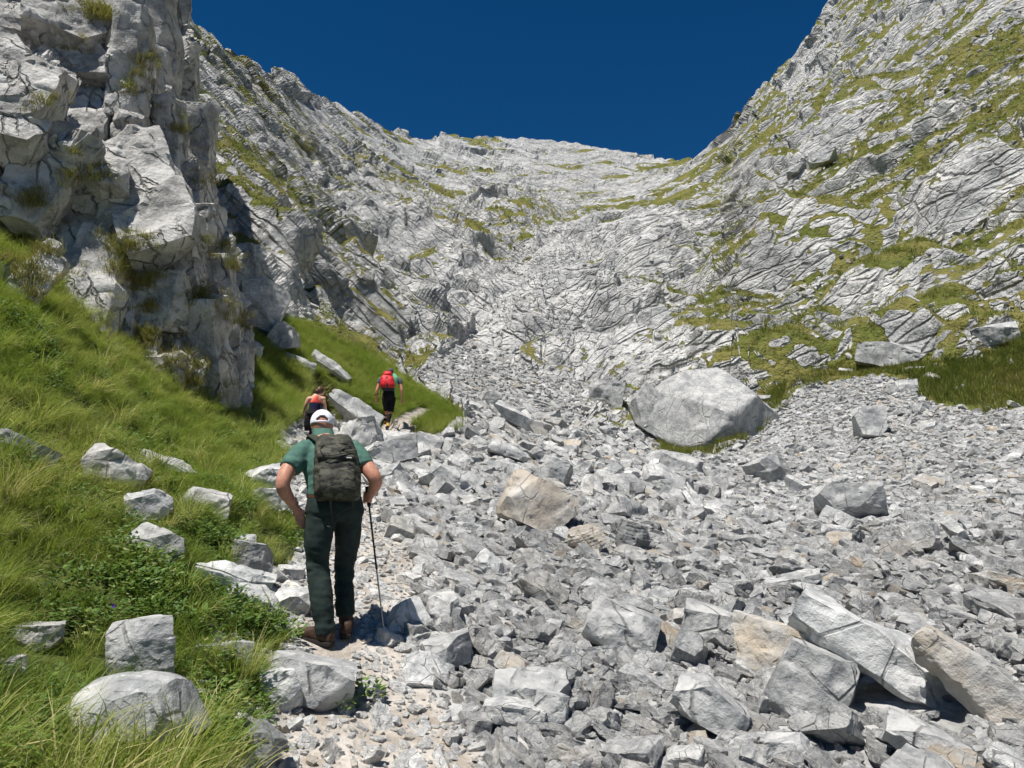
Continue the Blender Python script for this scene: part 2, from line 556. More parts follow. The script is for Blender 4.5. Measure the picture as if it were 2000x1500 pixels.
Nn /= np.linalg.norm(Nn, axis=2, keepdims=True) + 1e-12
Nn = Nn.reshape(-1, 3)
Nn[Nn[:, 2] < 0] *= -1
PXb, PYb, DEP = project(BP)
PYc = np.minimum(PYb, 1490)
rflat = rr.ravel()
jx = 22 * fbm(BP * 0.5, 3, 5)
talus = softpoly(PXb + jx, PYc, TALUS, 10)
gnear = np.maximum(softpoly(PXb + jx * .6, PYc, G1, 10), softpoly(PXb + jx * .4, PYc, G2, 6))
gnear = np.where((DEP < 3) & (X < -0.6), 1.0, gnear)
gpatch = np.maximum(np.maximum(softpoly(PXb + jx * .3, PYb, MEADOW, 8), softpoly(PXb, PYb, MOAT, 4)), softpoly(PXb, PYb, BAND, 6))
scree = softpoly(PXb + jx * .4, PYb, SCREE, 10)
rocky = np.clip(1 - talus - gnear - 0.75 * gpatch - 0.75 * scree, 0, 1)
far = sstep(14, 34, rflat)
res = rflat * 0.0026
# big swells and gullies
D = 4.0 * sstep(60, 160, rflat) * (1 - 0.6 * sstep(0.93, 1.0, np.repeat(tt, len(th)))) * fbm(BP / 46.0, 4, 3) * np.clip(rocky + .3, 0, 1)
# crags that bulge out of the slopes
for cx_, cy_, ra_, hb_, sq_ in ((1280, 490, 6.0, 3.0, 1.0), (1480, 520, 8.0, 4.0, .8), (1890, 380, 6.0, 3.6, .9), (590, 590, 4.0, .7, .7), (1735, 690, 2.6, 1.4, 1), (1600, 260, 14, 5, 1), (880, 560, 7, 4, 1), (1400, 705, 6.5, 2.2, 1), (940, 590, 6, 2.5, 1), (1080, 612, 6, 2.5, 1), (1180, 600, 7, 2, 1), (1150, 690, 5, 1.8, 1), (1045, 668, 4, 1.5, 1), (860, 480, 10, 4, 1), (1000, 420, 12, 4, 1), (1180, 460, 12, 2.5, 1), (730, 420, 9, 3.5, 1), (1350, 610, 6, 1.6, 1), (1600, 480, 6, 2.2, 1), (1750, 560, 5, 2, 1)):
    d_ = ray(cx_, cy_)
    k_ = np.argmin((PXb - cx_) ** 2 + (PYb - cy_) ** 2 + 1e6 * (DEP < 10))
    q_ = np.sqrt(((BP - BP[k_]) ** 2).sum(1)) / ra_
    D = D + hb_ * (1 - sstep(0.45, 1.15, q_ + 0.25 * fbm(BP / (ra_ * .6), 2, int(cx_))))
azm = np.arctan2(X, Y)
wR = sstep(R(0), R(9), azm)
def strata(ang, yaw, sq):
    ca, sa = math.cos(ang), math.sin(ang)
    a = X * ca + Z * sa
    b = -X * sa + Z * ca
    return np.stack([a / sq, Y * 0.8, b * 1.25], 1)
warp = np.stack([fbm(BP / 9.0, 3, 31), fbm(BP / 9.0, 3, 32), fbm(BP / 9.0, 3, 33)], 1)
crk = np.zeros(len(X), np.float32)
DR = np.zeros(len(X)); DL = np.zeros(len(X))
selR, selL = np.where(wR > 0.01)[0], np.where(wR < 0.99)[0]
for s_, A_, sd in ((15.0, 1.5, 1), (5.2, 0.8, 2), (1.9, 0.46, 3), (0.75, 0.21, 4)):
    fade = sstep(2.0, 5.0, s_ / res) * A_
    for sel, dst, ang, sq in ((selR, DR, 0.48, 2.1), (selL, DL, -0.78, 2.3)):
        Q = strata(ang, 0, sq)[sel] / s_ + warp[sel] * 0.35
        v, e = facet(Q, sd * 7)
        w_ = np.maximum(0.13, 2.2 * res[sel] / s_)
        dst[sel] += fade[sel] * (1.25 * (v + 0.15) * sstep(0.0, w_, e) - 0.2)
        if s_ > 1.0:          # open joints between the blocks
            dst[sel] -= fade[sel] * 0.45 * (1 - sstep(0.01, np.maximum(0.12, 2.0 * res[sel] / s_), e))
D = D + rocky * far * (0.72 * DR * wR + 0.9 * DL * (1 - wR))
# loose ground: low hummocks and small broken steps
v2, e2 = facet(BP / 0.55, 91)
D = D + (1 - rocky * far) * (0.05 * fbm(BP / 0.8, 3, 8) + 0.04 * v2 * sstep(0, .2, e2) * np.clip(talus, 0, 1) * (rflat < 60)) + scree * 0.10 * sstep(30, 60, rflat) * facet(BP / 1.5, 77)[0]
path_d = trail_d(X, Y)
TRAILP = [(540,1700),(560,1500),(640,1395),(690,1290),(760,1240),(830,1320),(890,1400),(960,1490),(1040,1700)]
path = np.maximum(1 - sstep(0.28, 0.62, path_d + 0.12 * fbm(BP / .5, 2, 66)), softpoly(PXb + jx, np.minimum(PYb, 1690), TRAILP, 24) * (rflat < 8))
D *= 1 - 0.6 * path
TP = BP + Nn * D[:, None]
# turf on ledges: flat enough, in bands along the strata
g = TP.reshape(nr, nt, 3)
n2 = np.cross(np.gradient(g, axis=1), np.gradient(g, axis=0))
n2 /= np.linalg.norm(n2, axis=2, keepdims=True) + 1e-12
up = np.abs(n2.reshape(-1, 3)[:, 2])
SR = strata(0.46, 0, 4.5)
SL = strata(-0.72, 0, 4.5)
bR = fbm(SR / 9.0 + warp * .2, 5, 41, .6)
bL = fbm(SL / 9.0 + warp * .2, 5, 42, .6)
band = bR * wR + bL * (1 - wR)
bias = -0.08 + 0.36 * sstep(R(8), R(20), azm) * (1 - 0.35 * sstep(100, 170, rflat)) + 0.05 * np.exp(-((PYb - 520) / 90) ** 2)
bias -= 0.10 * sstep(130, 200, rflat)
# the col, the gully and the slabs beside it stay bare
bias -= 0.22 * np.exp(-(((PXb - 1000) / 230) ** 2 + ((PYb - 640) / 75) ** 2)) + 0.35 * scree
bias -= 0.25 * np.exp(-(((PXb - 580) / 120) ** 2 + ((PYb - 580) / 90) ** 2)) + 0.12 * np.exp(-(((PXb - 1290) / 90) ** 2 + ((PYb - 480) / 70) ** 2))
bias -= 0.16 * np.exp(-(((PXb - 1490) / 110) ** 2 + ((PYb - 500) / 90) ** 2))
gfar = 0.5 + 1.5 * (band + bias) + 0.55 * (up - 0.72) - 0.9 * (1 - sstep(0.26, 0.48, up))
grass = np.clip(np.maximum(gfar * rocky * far, np.maximum(gnear, gpatch) * 1.15) * (1 - talus * (rflat < 60) * (1 - gnear)), 0, 1.2)
idx = np.arange(nr * nt).reshape(nr, nt)
F = np.stack([idx[:-1, :-1], idx[:-1, 1:], idx[1:, 1:], idx[1:, :-1]], -1).reshape(-1, 4)
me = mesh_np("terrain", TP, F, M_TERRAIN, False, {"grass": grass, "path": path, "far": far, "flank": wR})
terrain = link("terrain", me, kind="structure", label="pale limestone mountain cirque with a boulder-filled gully and grassy banks")
TG = TP.reshape(nr, nt, 3)
lnr0 = math.log(r0)

def ground(x, y):
    """height of the built terrain at plan points"""
    x, y = np.atleast_1d(np.asarray(x, float)), np.atleast_1d(np.asarray(y, float))
    a = np.arctan2(x, y)
    r = np.hypot(x, y)
    ti = (np.log(np.maximum(r, r0)) - lnr0) / (np.log(np.interp(a, _rth, _rR)) - lnr0)
    fi = np.clip(np.interp(ti, tt, np.arange(nr)), 0, nr - 1.001)
    fj = np.clip(np.interp(a, th, np.arange(nt)), 0, nt - 1.001)
    i, j = fi.astype(int), fj.astype(int)
    u, v = fi - i, fj - j
    z = TG[:, :, 2]
    return (z[i, j] * (1 - u) + z[i + 1, j] * u) * (1 - v) + (z[i, j + 1] * (1 - u) + z[i + 1, j + 1] * u) * v

_marchr = np.exp(np.linspace(math.log(2.5), math.log(300), 900))
def hit(px, py):
    """where the ray through a photo pixel meets the smooth ground"""
    d = ray(px, py)
    k = _marchr / math.hypot(d.x, d.y)
    x, y, z = d.x * k, d.y * k, CAM_Z + d.z * k
    gz = base_z(x, y)
    w = np.where(z < gz)[0]
    i = w[0] if len(w) else len(k) - 1
    return Vector((x[i], y[i], gz[i])), float(_marchr[i])
print("terrain", round(time.time() - T0, 1))
# ------------------------------------------------------------------ stones
def cut_rock(name, seed, dims, ncut=10, sub=0.2, rough=0.02, layers=0.0, mat=M_STONE, cut=(0.60, 0.92), angle=R(32), ball=False):
    """a broken block: a box cut by random planes, its faces refined, roughened and (layers) stepped along its bedding"""
    rng = random.Random(seed)
    bm = bmesh.new()
    if ball:
        bmesh.ops.create_icosphere(bm, subdivisions=3, radius=0.5)
    else:
        bmesh.ops.create_cube(bm, size=1.0)
    for v in bm.verts:
        v.co = Vector((v.co.x * dims[0], v.co.y * dims[1], v.co.z * dims[2]))
    for i in range(ncut):
        n = Vector((rng.gauss(0, 1), rng.gauss(0, 1), rng.gauss(0, 0.9))).normalized()
        n = Vector((n.x / dims[0], n.y / dims[1], n.z / dims[2])).normalized()
        d = max(v.co.dot(n) for v in bm.verts) * rng.uniform(*cut)
        res_ = bmesh.ops.bisect_plane(bm, geom=bm.verts[:] + bm.edges[:] + bm.faces[:], plane_co=n * d, plane_no=n, clear_outer=True)
        be = [e for e in bm.edges if e.is_boundary]
        if be:
            bmesh.ops.holes_fill(bm, edges=be)
    lo = Vector([min(v.co[k] for v in bm.verts) for k in range(3)])
    hi = Vector([max(v.co[k] for v in bm.verts) for k in range(3)])
    for v in bm.verts:
        v.co = Vector([(v.co[k] - (lo[k] + hi[k]) / 2) * dims[k] / (hi[k] - lo[k]) for k in range(3)])
    bmesh.ops.triangulate(bm, faces=bm.faces)
    L = sub * max(dims)
    for _ in range(7):
        es = [e for e in bm.edges if e.calc_length() > L]
        if not es:
            break
        bmesh.ops.subdivide_edges(bm, edges=es, cuts=1)
        bmesh.ops.triangulate(bm, faces=[f for f in bm.faces if len(f.verts) > 3])
    bm.normal_update()
    co = np.array([v.co for v in bm.verts])
    no = np.array([v.normal for v in bm.verts])
    m = max(dims)
    q = co / m + seed * 3.7
    d = rough * m * (0.7 * fbm(q * 2.2, 3, seed) + 0.5 * fbm(q * 7.0, 2, seed + 9))
    fv, fe = facet(q * np.array([3.0, 3.0, 4.5]), seed + 4)
    d = d + rough * 0.8 * m * fv * sstep(0.0, 0.18, fe)
    if layers:
        tilt = rng.uniform(-.25, .25)
        w = (q[:, 2] + tilt * q[:, 0]) * rng.uniform(9, 14) + 0.8 * fbm(q * 2, 2, seed + 3)
        tri = np.abs((w % 1.0) - 0.5) * 2
        side = 1 - np.abs(no[:, 2])
        d = d - layers * m * side * (1 - sstep(0.08, 0.3, tri)) + layers * .6 * m * side * (_f(_h(np.floor(w).astype(np.int64), np.zeros(len(w), np.int64), np.zeros(len(w), np.int64), seed)) - .5)
    co = co + no * d[:, None]
    for v, c in zip(bm.verts, co):
        v.co = c
    return me_from_bm(name, bm, mat, True, angle)

def slope_normal(x, y, e=0.6):
    zx = (base_z(x + e, y) - base_z(x - e, y)) / (2 * e)
    zy = (base_z(x, y + e) - base_z(x, y - e)) / (2 * e)
    n = np.stack([-zx, -zy, np.ones(len(zx))], 1)
    return n / np.linalg.norm(n, axis=1, keepdims=True)

MARKS = []
FOOT = []      # footprints (x, y, radius) that grass and rubble keep clear of

def boulder(label, px, py, w, h, seed, depth=0.8, roll=0.0, yaw=0.0, tint=0.0, shade=0.0, name="boulder", group=None, layers=0.006, rough=0.032, sub=0.06,
            ncut=14, sink=0.12, pitch=0.0, cat="boulder", dr=0.0, angle=R(34), cut=(0.60, 0.92), foot=0.42, ball=False, short=None):
    """px, py: middle of its foot in the photograph; w, h: its length and thickness there in pixels"""
    P, r = hit(px, py)
    if dr:
        r += dr
        P = at(px, py, r)
    dist = (P - Vector((0, 0, CAM_Z))).length
    W, H = w * dist / FPX, h * dist / FPX
    me = cut_rock(name, seed, (W, W * depth, H), ncut, sub, rough, layers, M_STONE, cut, angle, ball)
    o = link(name, me, label=label, category=cat, group=group)
    az = math.atan2(P.x, P.y)
    rot = Matrix.Rotation(-az + R(yaw), 3, 'Z') @ Matrix.Rotation(R(roll), 3, 'Y') @ Matrix.Rotation(R(pitch), 3, 'X')
    n = len(me.vertices)
    co = np.empty(n * 3, np.float32)
    me.vertices.foreach_get("co", co)
    zz = (co.reshape(-1, 3) @ np.array(rot).T)[:, 2]
    fw = Vector((math.sin(az), math.cos(az), 0))
    o.location = P + fw * W * depth * 0.35 + Vector((0, 0, -zz.min() - sink * (zz.max() - zz.min())))
    o.rotation_euler = rot.to_euler()
    o["tint"] = float(tint)
    o["shade"] = float(shade)
    if short:
        MARKS.append((short, px, py - h * .5))
    FOOT.append((o.location.x, o.location.y, W * foot, o.location.z))
    return o

B = boulder
G_TAL = None
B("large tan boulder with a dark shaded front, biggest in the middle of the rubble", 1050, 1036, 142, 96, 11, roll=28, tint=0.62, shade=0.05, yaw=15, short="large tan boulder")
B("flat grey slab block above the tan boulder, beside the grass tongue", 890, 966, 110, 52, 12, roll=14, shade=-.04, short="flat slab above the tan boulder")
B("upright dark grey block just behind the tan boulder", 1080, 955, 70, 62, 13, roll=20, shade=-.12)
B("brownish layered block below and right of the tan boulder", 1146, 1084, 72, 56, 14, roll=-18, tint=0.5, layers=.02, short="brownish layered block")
B("dark block with a hollow front in the middle rubble", 1238, 1080, 66, 56, 15, roll=18, shade=-.45, layers=.02, short="dark hollow-fronted block")  # stone colour much darker all over than its neighbours
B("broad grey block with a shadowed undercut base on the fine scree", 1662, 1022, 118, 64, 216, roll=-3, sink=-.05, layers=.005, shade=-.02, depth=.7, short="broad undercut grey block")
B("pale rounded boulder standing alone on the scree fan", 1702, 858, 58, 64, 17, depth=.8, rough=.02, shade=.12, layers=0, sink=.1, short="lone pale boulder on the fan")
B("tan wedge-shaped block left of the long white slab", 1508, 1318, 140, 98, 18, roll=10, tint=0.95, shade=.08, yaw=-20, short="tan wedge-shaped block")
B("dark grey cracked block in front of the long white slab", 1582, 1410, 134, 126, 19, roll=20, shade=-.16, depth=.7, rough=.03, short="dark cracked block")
B("long white slab tilting down to the lower right corner rubble", 1715, 1385, 285, 92, 20, roll=27, shade=.30, depth=.5, layers=.012, ncut=9, short="long tilted white slab")
B("long tan slab tilting down beside the white slab", 1898, 1415, 175, 80, 21, roll=47, tint=0.75, shade=.05, depth=.55, ncut=9, short="long tilted tan slab")
B("square grey block left of the tan wedge", 1395, 1262, 108, 70, 22, roll=12, shade=-.12, short="square grey block")
B("small tan stone on the scree below the broad grey block", 1644, 1076, 48, 36, 23, tint=.8)
B("grey block beside the trail, right of the pole tip", 868, 1316, 104, 56, 24, roll=-14, shade=-.08, short="grey block by the pole tip")
B("white rounded stone the hiker's shadow falls on", 795, 1242, 74, 62, 25, roll=-28, shade=.28, layers=0, rough=.02, short="white stone in the hiker's shadow")
B("pale upright stone right of the shadowed stone", 868, 1232, 62, 66, 26, roll=-30, shade=.25, tint=.08, short="pale upright stone")
B("flat grey plate at the bottom edge right of the trail", 1040, 1392, 145, 62, 27, roll=8, shade=-.08, short="flat grey bottom plate")
B("small dark-fronted cube block in the lower middle rubble", 1076, 1428, 66, 62, 28, roll=14, shade=-.06)
B("wide grey slab in the lower middle rubble", 1215, 1285, 130, 88, 29, roll=22, shade=-.1, depth=.6, short="wide grey slab")
B("grey slab leaning at the bottom, left of the dark cracked block", 1390, 1440, 130, 70, 30, roll=28, shade=-.06)
B("large grey block at the lower right edge of the frame", 1810, 1494, 120, 58, 31, roll=18, shade=-.08, depth=.7, short="lower right edge block")
B("pale block cut by the bottom edge, below the dark cracked block", 1540, 1500, 90, 46, 32, roll=-12, shade=.1)
B("long narrow pale slab among the blocks above the tan boulder", 1000, 905, 92, 26, 33, roll=20, shade=.1, depth=.5, short="narrow pale slab")
B("ribbed white slab lying in the upper rubble right of the grass tongue", 1010, 842, 100, 28, 34, roll=32, shade=.12, depth=.45, layers=.012, short="ribbed white slab")
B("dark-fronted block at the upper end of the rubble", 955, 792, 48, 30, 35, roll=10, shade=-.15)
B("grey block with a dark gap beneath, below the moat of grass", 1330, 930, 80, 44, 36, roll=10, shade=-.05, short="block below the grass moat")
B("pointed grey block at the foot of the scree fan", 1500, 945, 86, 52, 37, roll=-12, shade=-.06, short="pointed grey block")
# by the trail and in the grass
B("big rounded grey boulder under the green hiker's left boot", 605, 1385, 150, 84, 41, cut=(.72,.95), roll=12, shade=-.02, layers=0, rough=.03, depth=.7, short="boot boulder")
B("rough white lump against the left side of the boot boulder", 548, 1385, 72, 84, 42, shade=.25, rough=.035, sink=.26)
B("largest rounded boulder in the bottom left corner grass", 258, 1506, 240, 150, 143, ball=True, cut=(.64,.88), roll=7, layers=0, depth=.75, rough=.02, shade=.04, ncut=10, sink=.05, foot=.46)
B("notched grey block in the grass above the bottom left boulder", 268, 1334, 104, 98, 44, depth=.6, shade=-.02, sink=.05, roll=-6)
B("long white slab in the grass left of the trail", 455, 1168, 140, 36, 45, roll=17, shade=.34, depth=.5, sink=0, pitch=18)
B("second white slab just below the long one, at the trail edge", 492, 1196, 100, 30, 46, roll=20, shade=.30, depth=.55, sink=0, pitch=18)
B("white flat stepping stone in the trail behind the hiker's knee", 570, 1196, 62, 36, 47, shade=.32, tint=.05, depth=.7, pitch=20)
B("grey block with orange lichen behind the white slabs", 488, 1132, 76, 84, 48, tint=.35, roll=10, sink=.26)
B("small stone stacked on the lichen block", 470, 1086, 56, 44, 49, roll=-10, sink=.26)
B("pale broken rock in the middle of the grass bank", 218, 962, 104, 66, 50, roll=30, tint=.2, shade=.1, sink=.2)
B("bright angular rock sticking out of the grass below the broken rock", 288, 1022, 76, 54, 51, roll=-10, shade=.2, sink=.05)
B("mottled grey rock half buried in grass", 300, 1098, 96, 70, 52, roll=24, tint=.15, sink=.26)
B("flat grey ledge stone crossing the grass bank", 330, 930, 110, 34, 53, roll=18, tint=.2, sink=.2)
B("grey rock in the grass left of the hiker's elbow", 400, 1000, 86, 50, 54, roll=10, tint=.1, sink=.26)
B("pale rock on the trail edge left of the hiker's sleeve", 520, 960, 76, 50, 55, shade=.15, roll=-12)
B("flat pale stone beside the trail under the hiker's arm", 525, 996, 84, 40, 56, shade=.12, roll=10)
B("thin dark slab standing at the bottom edge of the trail", 508, 1500, 66, 60, 57, roll=40, shade=-.18)
B("buried pale rock at the left edge above the notched block", 70, 1262, 76, 44, 58, sink=.3, tint=.25)
B("grey rock at the left edge of the frame low in the grass", 5, 1352, 60, 60, 59, sink=.2, tint=.2)
B("low stone in the grass left of the boot boulder", 438, 1300, 96, 44, 60, tint=.12, sink=.2)
B("small half-buried stone far left in the grass bank", 45, 905, 100, 44, 63, roll=24, tint=.15, sink=.3)
# the outcrop where the other hikers walk
B("broad pale outcrop slab behind the white cap", 690, 838, 112, 40, 64, roll=30, shade=.08, depth=.9, rough=.045, layers=.012)
B("bulging pale outcrop rock below the red-pack hiker", 703, 876, 92, 62, 65, roll=-8, shade=.08, rough=.05)
B("jagged outcrop block under the red-pack hiker's boots", 800, 888, 120, 40, 66, roll=10, shade=.02, rough=.035, short="outcrop under the red-pack hiker")
B("grey outcrop block right of the hiker's shoulder", 765, 915, 100, 54, 67, roll=-10, shade=.02, rough=.03, short="outcrop by the hiker's shoulder")
B("flat slab lying in the bright grass right of the woman", 645, 738, 84, 24, 68, roll=30, shade=.1, depth=.5, sink=.15)
B("low ledge stone in the bright grass above the woman", 585, 722, 60, 22, 69, roll=20, shade=.06, sink=.2)
B("pale boulder with a shadowed underside perched at the cliff foot", 505, 652, 92, 88, 70, roll=22, shade=.16, rough=.018, depth=.8, layers=0, sink=0, cut=(.55,.85))
B("blocky stone wedged beneath the perched boulder", 548, 690, 66, 52, 71, roll=-16, shade=.05, sink=.05)
B("small block below the perched boulder, toward the grass", 480, 694, 60, 36, 72, roll=16, shade=.04)
# far boulders and crags
B("smooth domed outcrop with a pale water-streaked face beside the scree fan", 1388, 882, 272, 236, 73, depth=1.2, shade=-.07, layers=0, rough=.018, sub=.03, sink=.24, ncut=14, cut=(.80,.96), angle=R(60), roll=3, ball=True, name="rock_dome")
B("layered dark shoulder of rock left of the domed outcrop", 1285, 862, 130, 80, 74, roll=38, shade=-.12, layers=.010, rough=.02, depth=.8)
B("rounded boulder above the rubble, left of the domed outcrop", 1215, 735, 44, 34, 75, roll=-12, shade=.08)
B("pointed pale rock at the upper edge of the rubble", 1185, 800, 66, 58, 76, roll=10, shade=.06, rough=.03)
B("rounded bedded boulder on the right hillside", 1784, 620, 46, 50, 77, roll=-40, layers=.010, shade=.08)
B("pale flat-topped rock beyond the bedded boulder", 1862, 592, 76, 40, 78, roll=-8, shade=.14)
B("bedded outcrop at the top of the meadow on the right", 1735, 714, 100, 44, 79, roll=8, layers=.010, shade=-.04, rough=.03)
B("second bedded outcrop right of the meadow-top one", 1930, 674, 90, 38, 80, roll=-6, layers=.009, shade=-.02, rough=.03)
B("pale loose stone on the lip of the scree below the meadow", 1770, 764, 38, 22, 81, shade=.15)
B("large pale boulder on the grassy band high on the right hillside", 1606, 322, 50, 24, 82, roll=-14, shade=.12)
B("dark split block just below the high pale boulder", 1556, 338, 34, 16, 83, roll=-8, shade=-.15)
print("boulders", round(time.time() - T0, 1))

# ------------------------------------------------------------------ scatter by geometry nodes
def gn_scatter(name, pts, rot, scl, idx, variants, attrs, **props):
    me = bpy.data.meshes.new(name)
    n = len(pts)
    me.vertices.add(n)
    me.vertices.foreach_set("co", np.asarray(pts, np.float32).ravel())
    for an, typ, arr in (("s_rot", 'FLOAT_VECTOR', rot), ("s_scl", 'FLOAT_VECTOR', scl)):
        a = me.attributes.new(an, typ, 'POINT')
        a.data.foreach_set("vector", np.asarray(arr, np.float32).ravel())
    a = me.attributes.new("s_idx", 'INT', 'POINT')
    a.data.foreach_set("value", np.asarray(idx, np.int32))
    for k, v in attrs.items():
        a = me.attributes.new(k, 'FLOAT', 'POINT')
        a.data.foreach_set("value", np.asarray(v, np.float32))
    col = bpy.data.collections.new(name + "_kinds")
    for k, vm in enumerate(variants):
        col.objects.link(bpy.data.objects.new("%s_kind_%02d" % (name, k), vm))
    ng = bpy.data.node_groups.new(name + "_scatter", 'GeometryNodeTree')
    ng.interface.new_socket("Geometry", in_out='INPUT', socket_type='NodeSocketGeometry')
    ng.interface.new_socket("Geometry", in_out='OUTPUT', socket_type='NodeSocketGeometry')
    N = ng.nodes
    gi, go = N.new('NodeGroupInput'), N.new('NodeGroupOutput')
    ci = N.new('GeometryNodeCollectionInfo')
    ci.inputs[0].default_value = col
    ci.inputs[1].default_value = True
    ci.inputs[2].default_value = True
    ip = N.new('GeometryNodeInstanceOnPoints')
    ip.inputs["Pick Instance"].default_value = True
    def na(nm, typ):
        a_ = N.new('GeometryNodeInputNamedAttribute')
        a_.data_type = typ
        a_.inputs[0].default_value = nm
        return a_.outputs[0]
    e2r = N.new('FunctionNodeEulerToRotation')
    Lk = ng.links.new
    Lk(gi.outputs[0], ip.inputs["Points"])
    Lk(ci.outputs[0], ip.inputs["Instance"])
    Lk(na("s_idx", 'INT'), ip.inputs["Instance Index"])
    Lk(na("s_rot", 'FLOAT_VECTOR'), e2r.inputs[0])
    Lk(e2r.outputs[0], ip.inputs["Rotation"])
    Lk(na("s_scl", 'FLOAT_VECTOR'), ip.inputs["Scale"])
    Lk(ip.outputs[0], go.inputs[0])
    o = link(name, me, **props)
    md = o.modifiers.new("scatter", 'NODES')
    md.node_group = ng
    return o

def eul_from(nrm, yaw):
    """euler angles that stand local z on each normal, turned by yaw about it"""
    out = np.empty((len(nrm), 3), np.float32)
    for i in range(len(nrm)):
        q = Vector((0, 0, 1)).rotation_difference(Vector(nrm[i])) @ Quaternion((0, 0, 1), float(yaw[i]))
        out[i] = q.to_euler()
    return out

RNG = np.random.default_rng(7)

def thin(x, y, rad, cell):
    """dart throwing in order: keep a point when no kept one is nearer than the mean of both radii"""
    keep = np.zeros(len(x), bool)
    grid = {}
    for i in range(len(x)):
        cx, cy = int(x[i] // cell), int(y[i] // cell)
        ok = True
        for a in (cx - 1, cx, cx + 1):
            for b in (cy - 1, cy, cy + 1):
                for j in grid.get((a, b), ()):
                    if (x[i] - x[j]) ** 2 + (y[i] - y[j]) ** 2 < (0.5 * (rad[i] + rad[j])) ** 2:
                        ok = False
                        break
                if not ok: break
            if not ok: break
        if ok:
            keep[i] = True
            grid.setdefault((cx, cy), []).append(i)
    return keep

def sector(n, ra, rb, ta, tb):
    t = RNG.uniform(R(ta), R(tb), n)
    r = np.sqrt(RNG.uniform(ra * ra, rb * rb, n))
    return r * np.sin(t), r * np.cos(t), r

class Bag:
    def __init__(self):
        self.P, self.S, self.cls = [], [], []
    def add(self, x, y, size, cls):
        self.P.append(np.stack([x, y], 1)); self.S.append(size); self.cls.append(np.full(len(x), cls))

bag = Bag()
def clear_feet(x, y, k=1.0):
    ok = np.ones(len(x), bool)
    for fx, fy, fr, _z in FOOT:
        ok &= (x - fx) ** 2 + (y - fy) ** 2 > (fr * k) ** 2
    return ok

def layer(n, ra, rb, ta, tb, smin, smax, power, poly, cls, space=0.62, extra=None, k=0.8):
    x, y, r = sector(n, ra, rb, ta, tb)
    z = base_z(x, y)
    px, py, f = project(np.stack([x, y, z], 1))
    m = inpoly(px, np.minimum(py, 1700), poly) if poly else np.ones(n, bool)
    if extra is not None:
        m &= extra(x, y, r, px, py)
    m &= clear_feet(x, y, k)
    x, y = x[m], y[m]
    s = smin * (smax / smin) ** (RNG.random(len(x)) ** power)
    o = np.argsort(-s)
    x, y, s = x[o], y[o], s[o]
    kp = thin(x, y, s * space, smax * space)
    bag.add(x[kp], y[kp], s[kp], cls)

offpath = lambda w: (lambda x, y, r, px, py: trail_d(x, y) > w)
notfan = lambda x, y, r, px, py: (trail_d(x, y) > .45) & ~(inpath(px, py) & (r < 8)) & ~((px > 1380) & (py < 1010))
fan = lambda x, y, r, px, py: (px > 1300) & (py < 1060)
mid = lambda x, y, r, px, py: (px < 1420) & (trail_d(x, y) > .5)
# boots stand clear of the loose stones
for a_ in ((648, 1264, 5.94, .16), (605, 1254, 6.04, .16), (675, 1248, 6.12, .14), (675, 1232, 6.38, .14), (640, 1300, 5.6, .12), (752, 1252, 6.1, .08)):
    p_ = at(*a_[:3])
    FOOT.append((p_.x, p_.y, a_[3], p_.z))
inpath = lambda px, py: inpoly(px, np.minimum(py, 1690), TRAILP)
# near rubble, coarse to fine
layer(1300, 2.6, 13, -14, 66, .24, .46, 2.6, TALUS, 0, .85, notfan)
layer(21000, 2.4, 14, -14, 66, .11, .24, 1.7, TALUS, 0, .66, notfan)
layer(38000, 2.4, 12, -14, 66, .045, .11, 1.3, TALUS, 0, .75, notfan)
# middle blocks
layer(900, 12, 30, -14, 20, .40, .85, 2.8, TALUS, 1, .85, mid)
layer(14000, 12, 45, -14, 20, .17, .40, 1.7, TALUS, 1, .62, mid)
layer(14000, 11, 26, -14, 22, .08, .17, 1.3, TALUS, 1, .75, mid)
# scree fan
layer(350, 12, 36, 8, 42, .32, .55, 2.4, TALUS, 2, .9, fan)
layer(26000, 11, 38, 8, 42, .13, .28, 1.7, TALUS, 2, .64, fan)
layer(22000, 11, 28, 8, 42, .065, .13, 1.2, TALUS, 2, .75, fan)
# trail grit
onpath = lambda x, y, r, px, py: (trail_d(x, y) < .75) | (inpath(px, py) & (r < 8))
layer(16000, 3.2, 12, -22, 4, .02, .085, 1.2, None, 3, .9, onpath, .9)
layer(2200, 3.2, 20, -22, 4, .08, .24, 1.8, None, 3, 1.0, onpath, .9)
# loose stones in the gully and on the hillsides
layer(16000, 36, 130, -8, 10, .16, .6, 1.8, SCREE, 4, .8, None)
hill = lambda x, y, r, px, py: (~inpoly(px, py, TALUS)) & (py < 1000)
layer(4500, 27, 110, 4, 42, .15, .7, 2.6, None, 5, 1.1, hill)
layer(1200, 34, 150, -20, 5, .2, .8, 2.2, None, 5, 1.3, hill)
XY, SZ, CL = np.concatenate(bag.P), np.concatenate(bag.S), np.concatenate(bag.cls)
ZG = ground(XY[:, 0], XY[:, 1])
nS = len(SZ)
nrm = slope_normal(XY[:, 0], XY[:, 1])
lean = np.where(RNG.random(nS) < 0.22, 0.8, 0.34)
nrm = nrm * np.array([.7, .7, 1]) + RNG.normal(0, 1, (nS, 3)) * lean[:, None] * np.array([1, 1, .3])
nrm[:, 0] += np.where(CL < 2, .30, .12)
nrm[:, 2] = np.maximum(nrm[:, 2], .15)
nrm /= np.linalg.norm(nrm, axis=1, keepdims=True)
EU = eul_from(nrm, np.where(RNG.random(nS) < .55, RNG.normal(-.45, .45, nS) + np.pi * RNG.integers(0, 2, nS), RNG.uniform(0, 6.283, nS)))
NV = 20
vr = random.Random(5)
LOW, HIGH = [], []
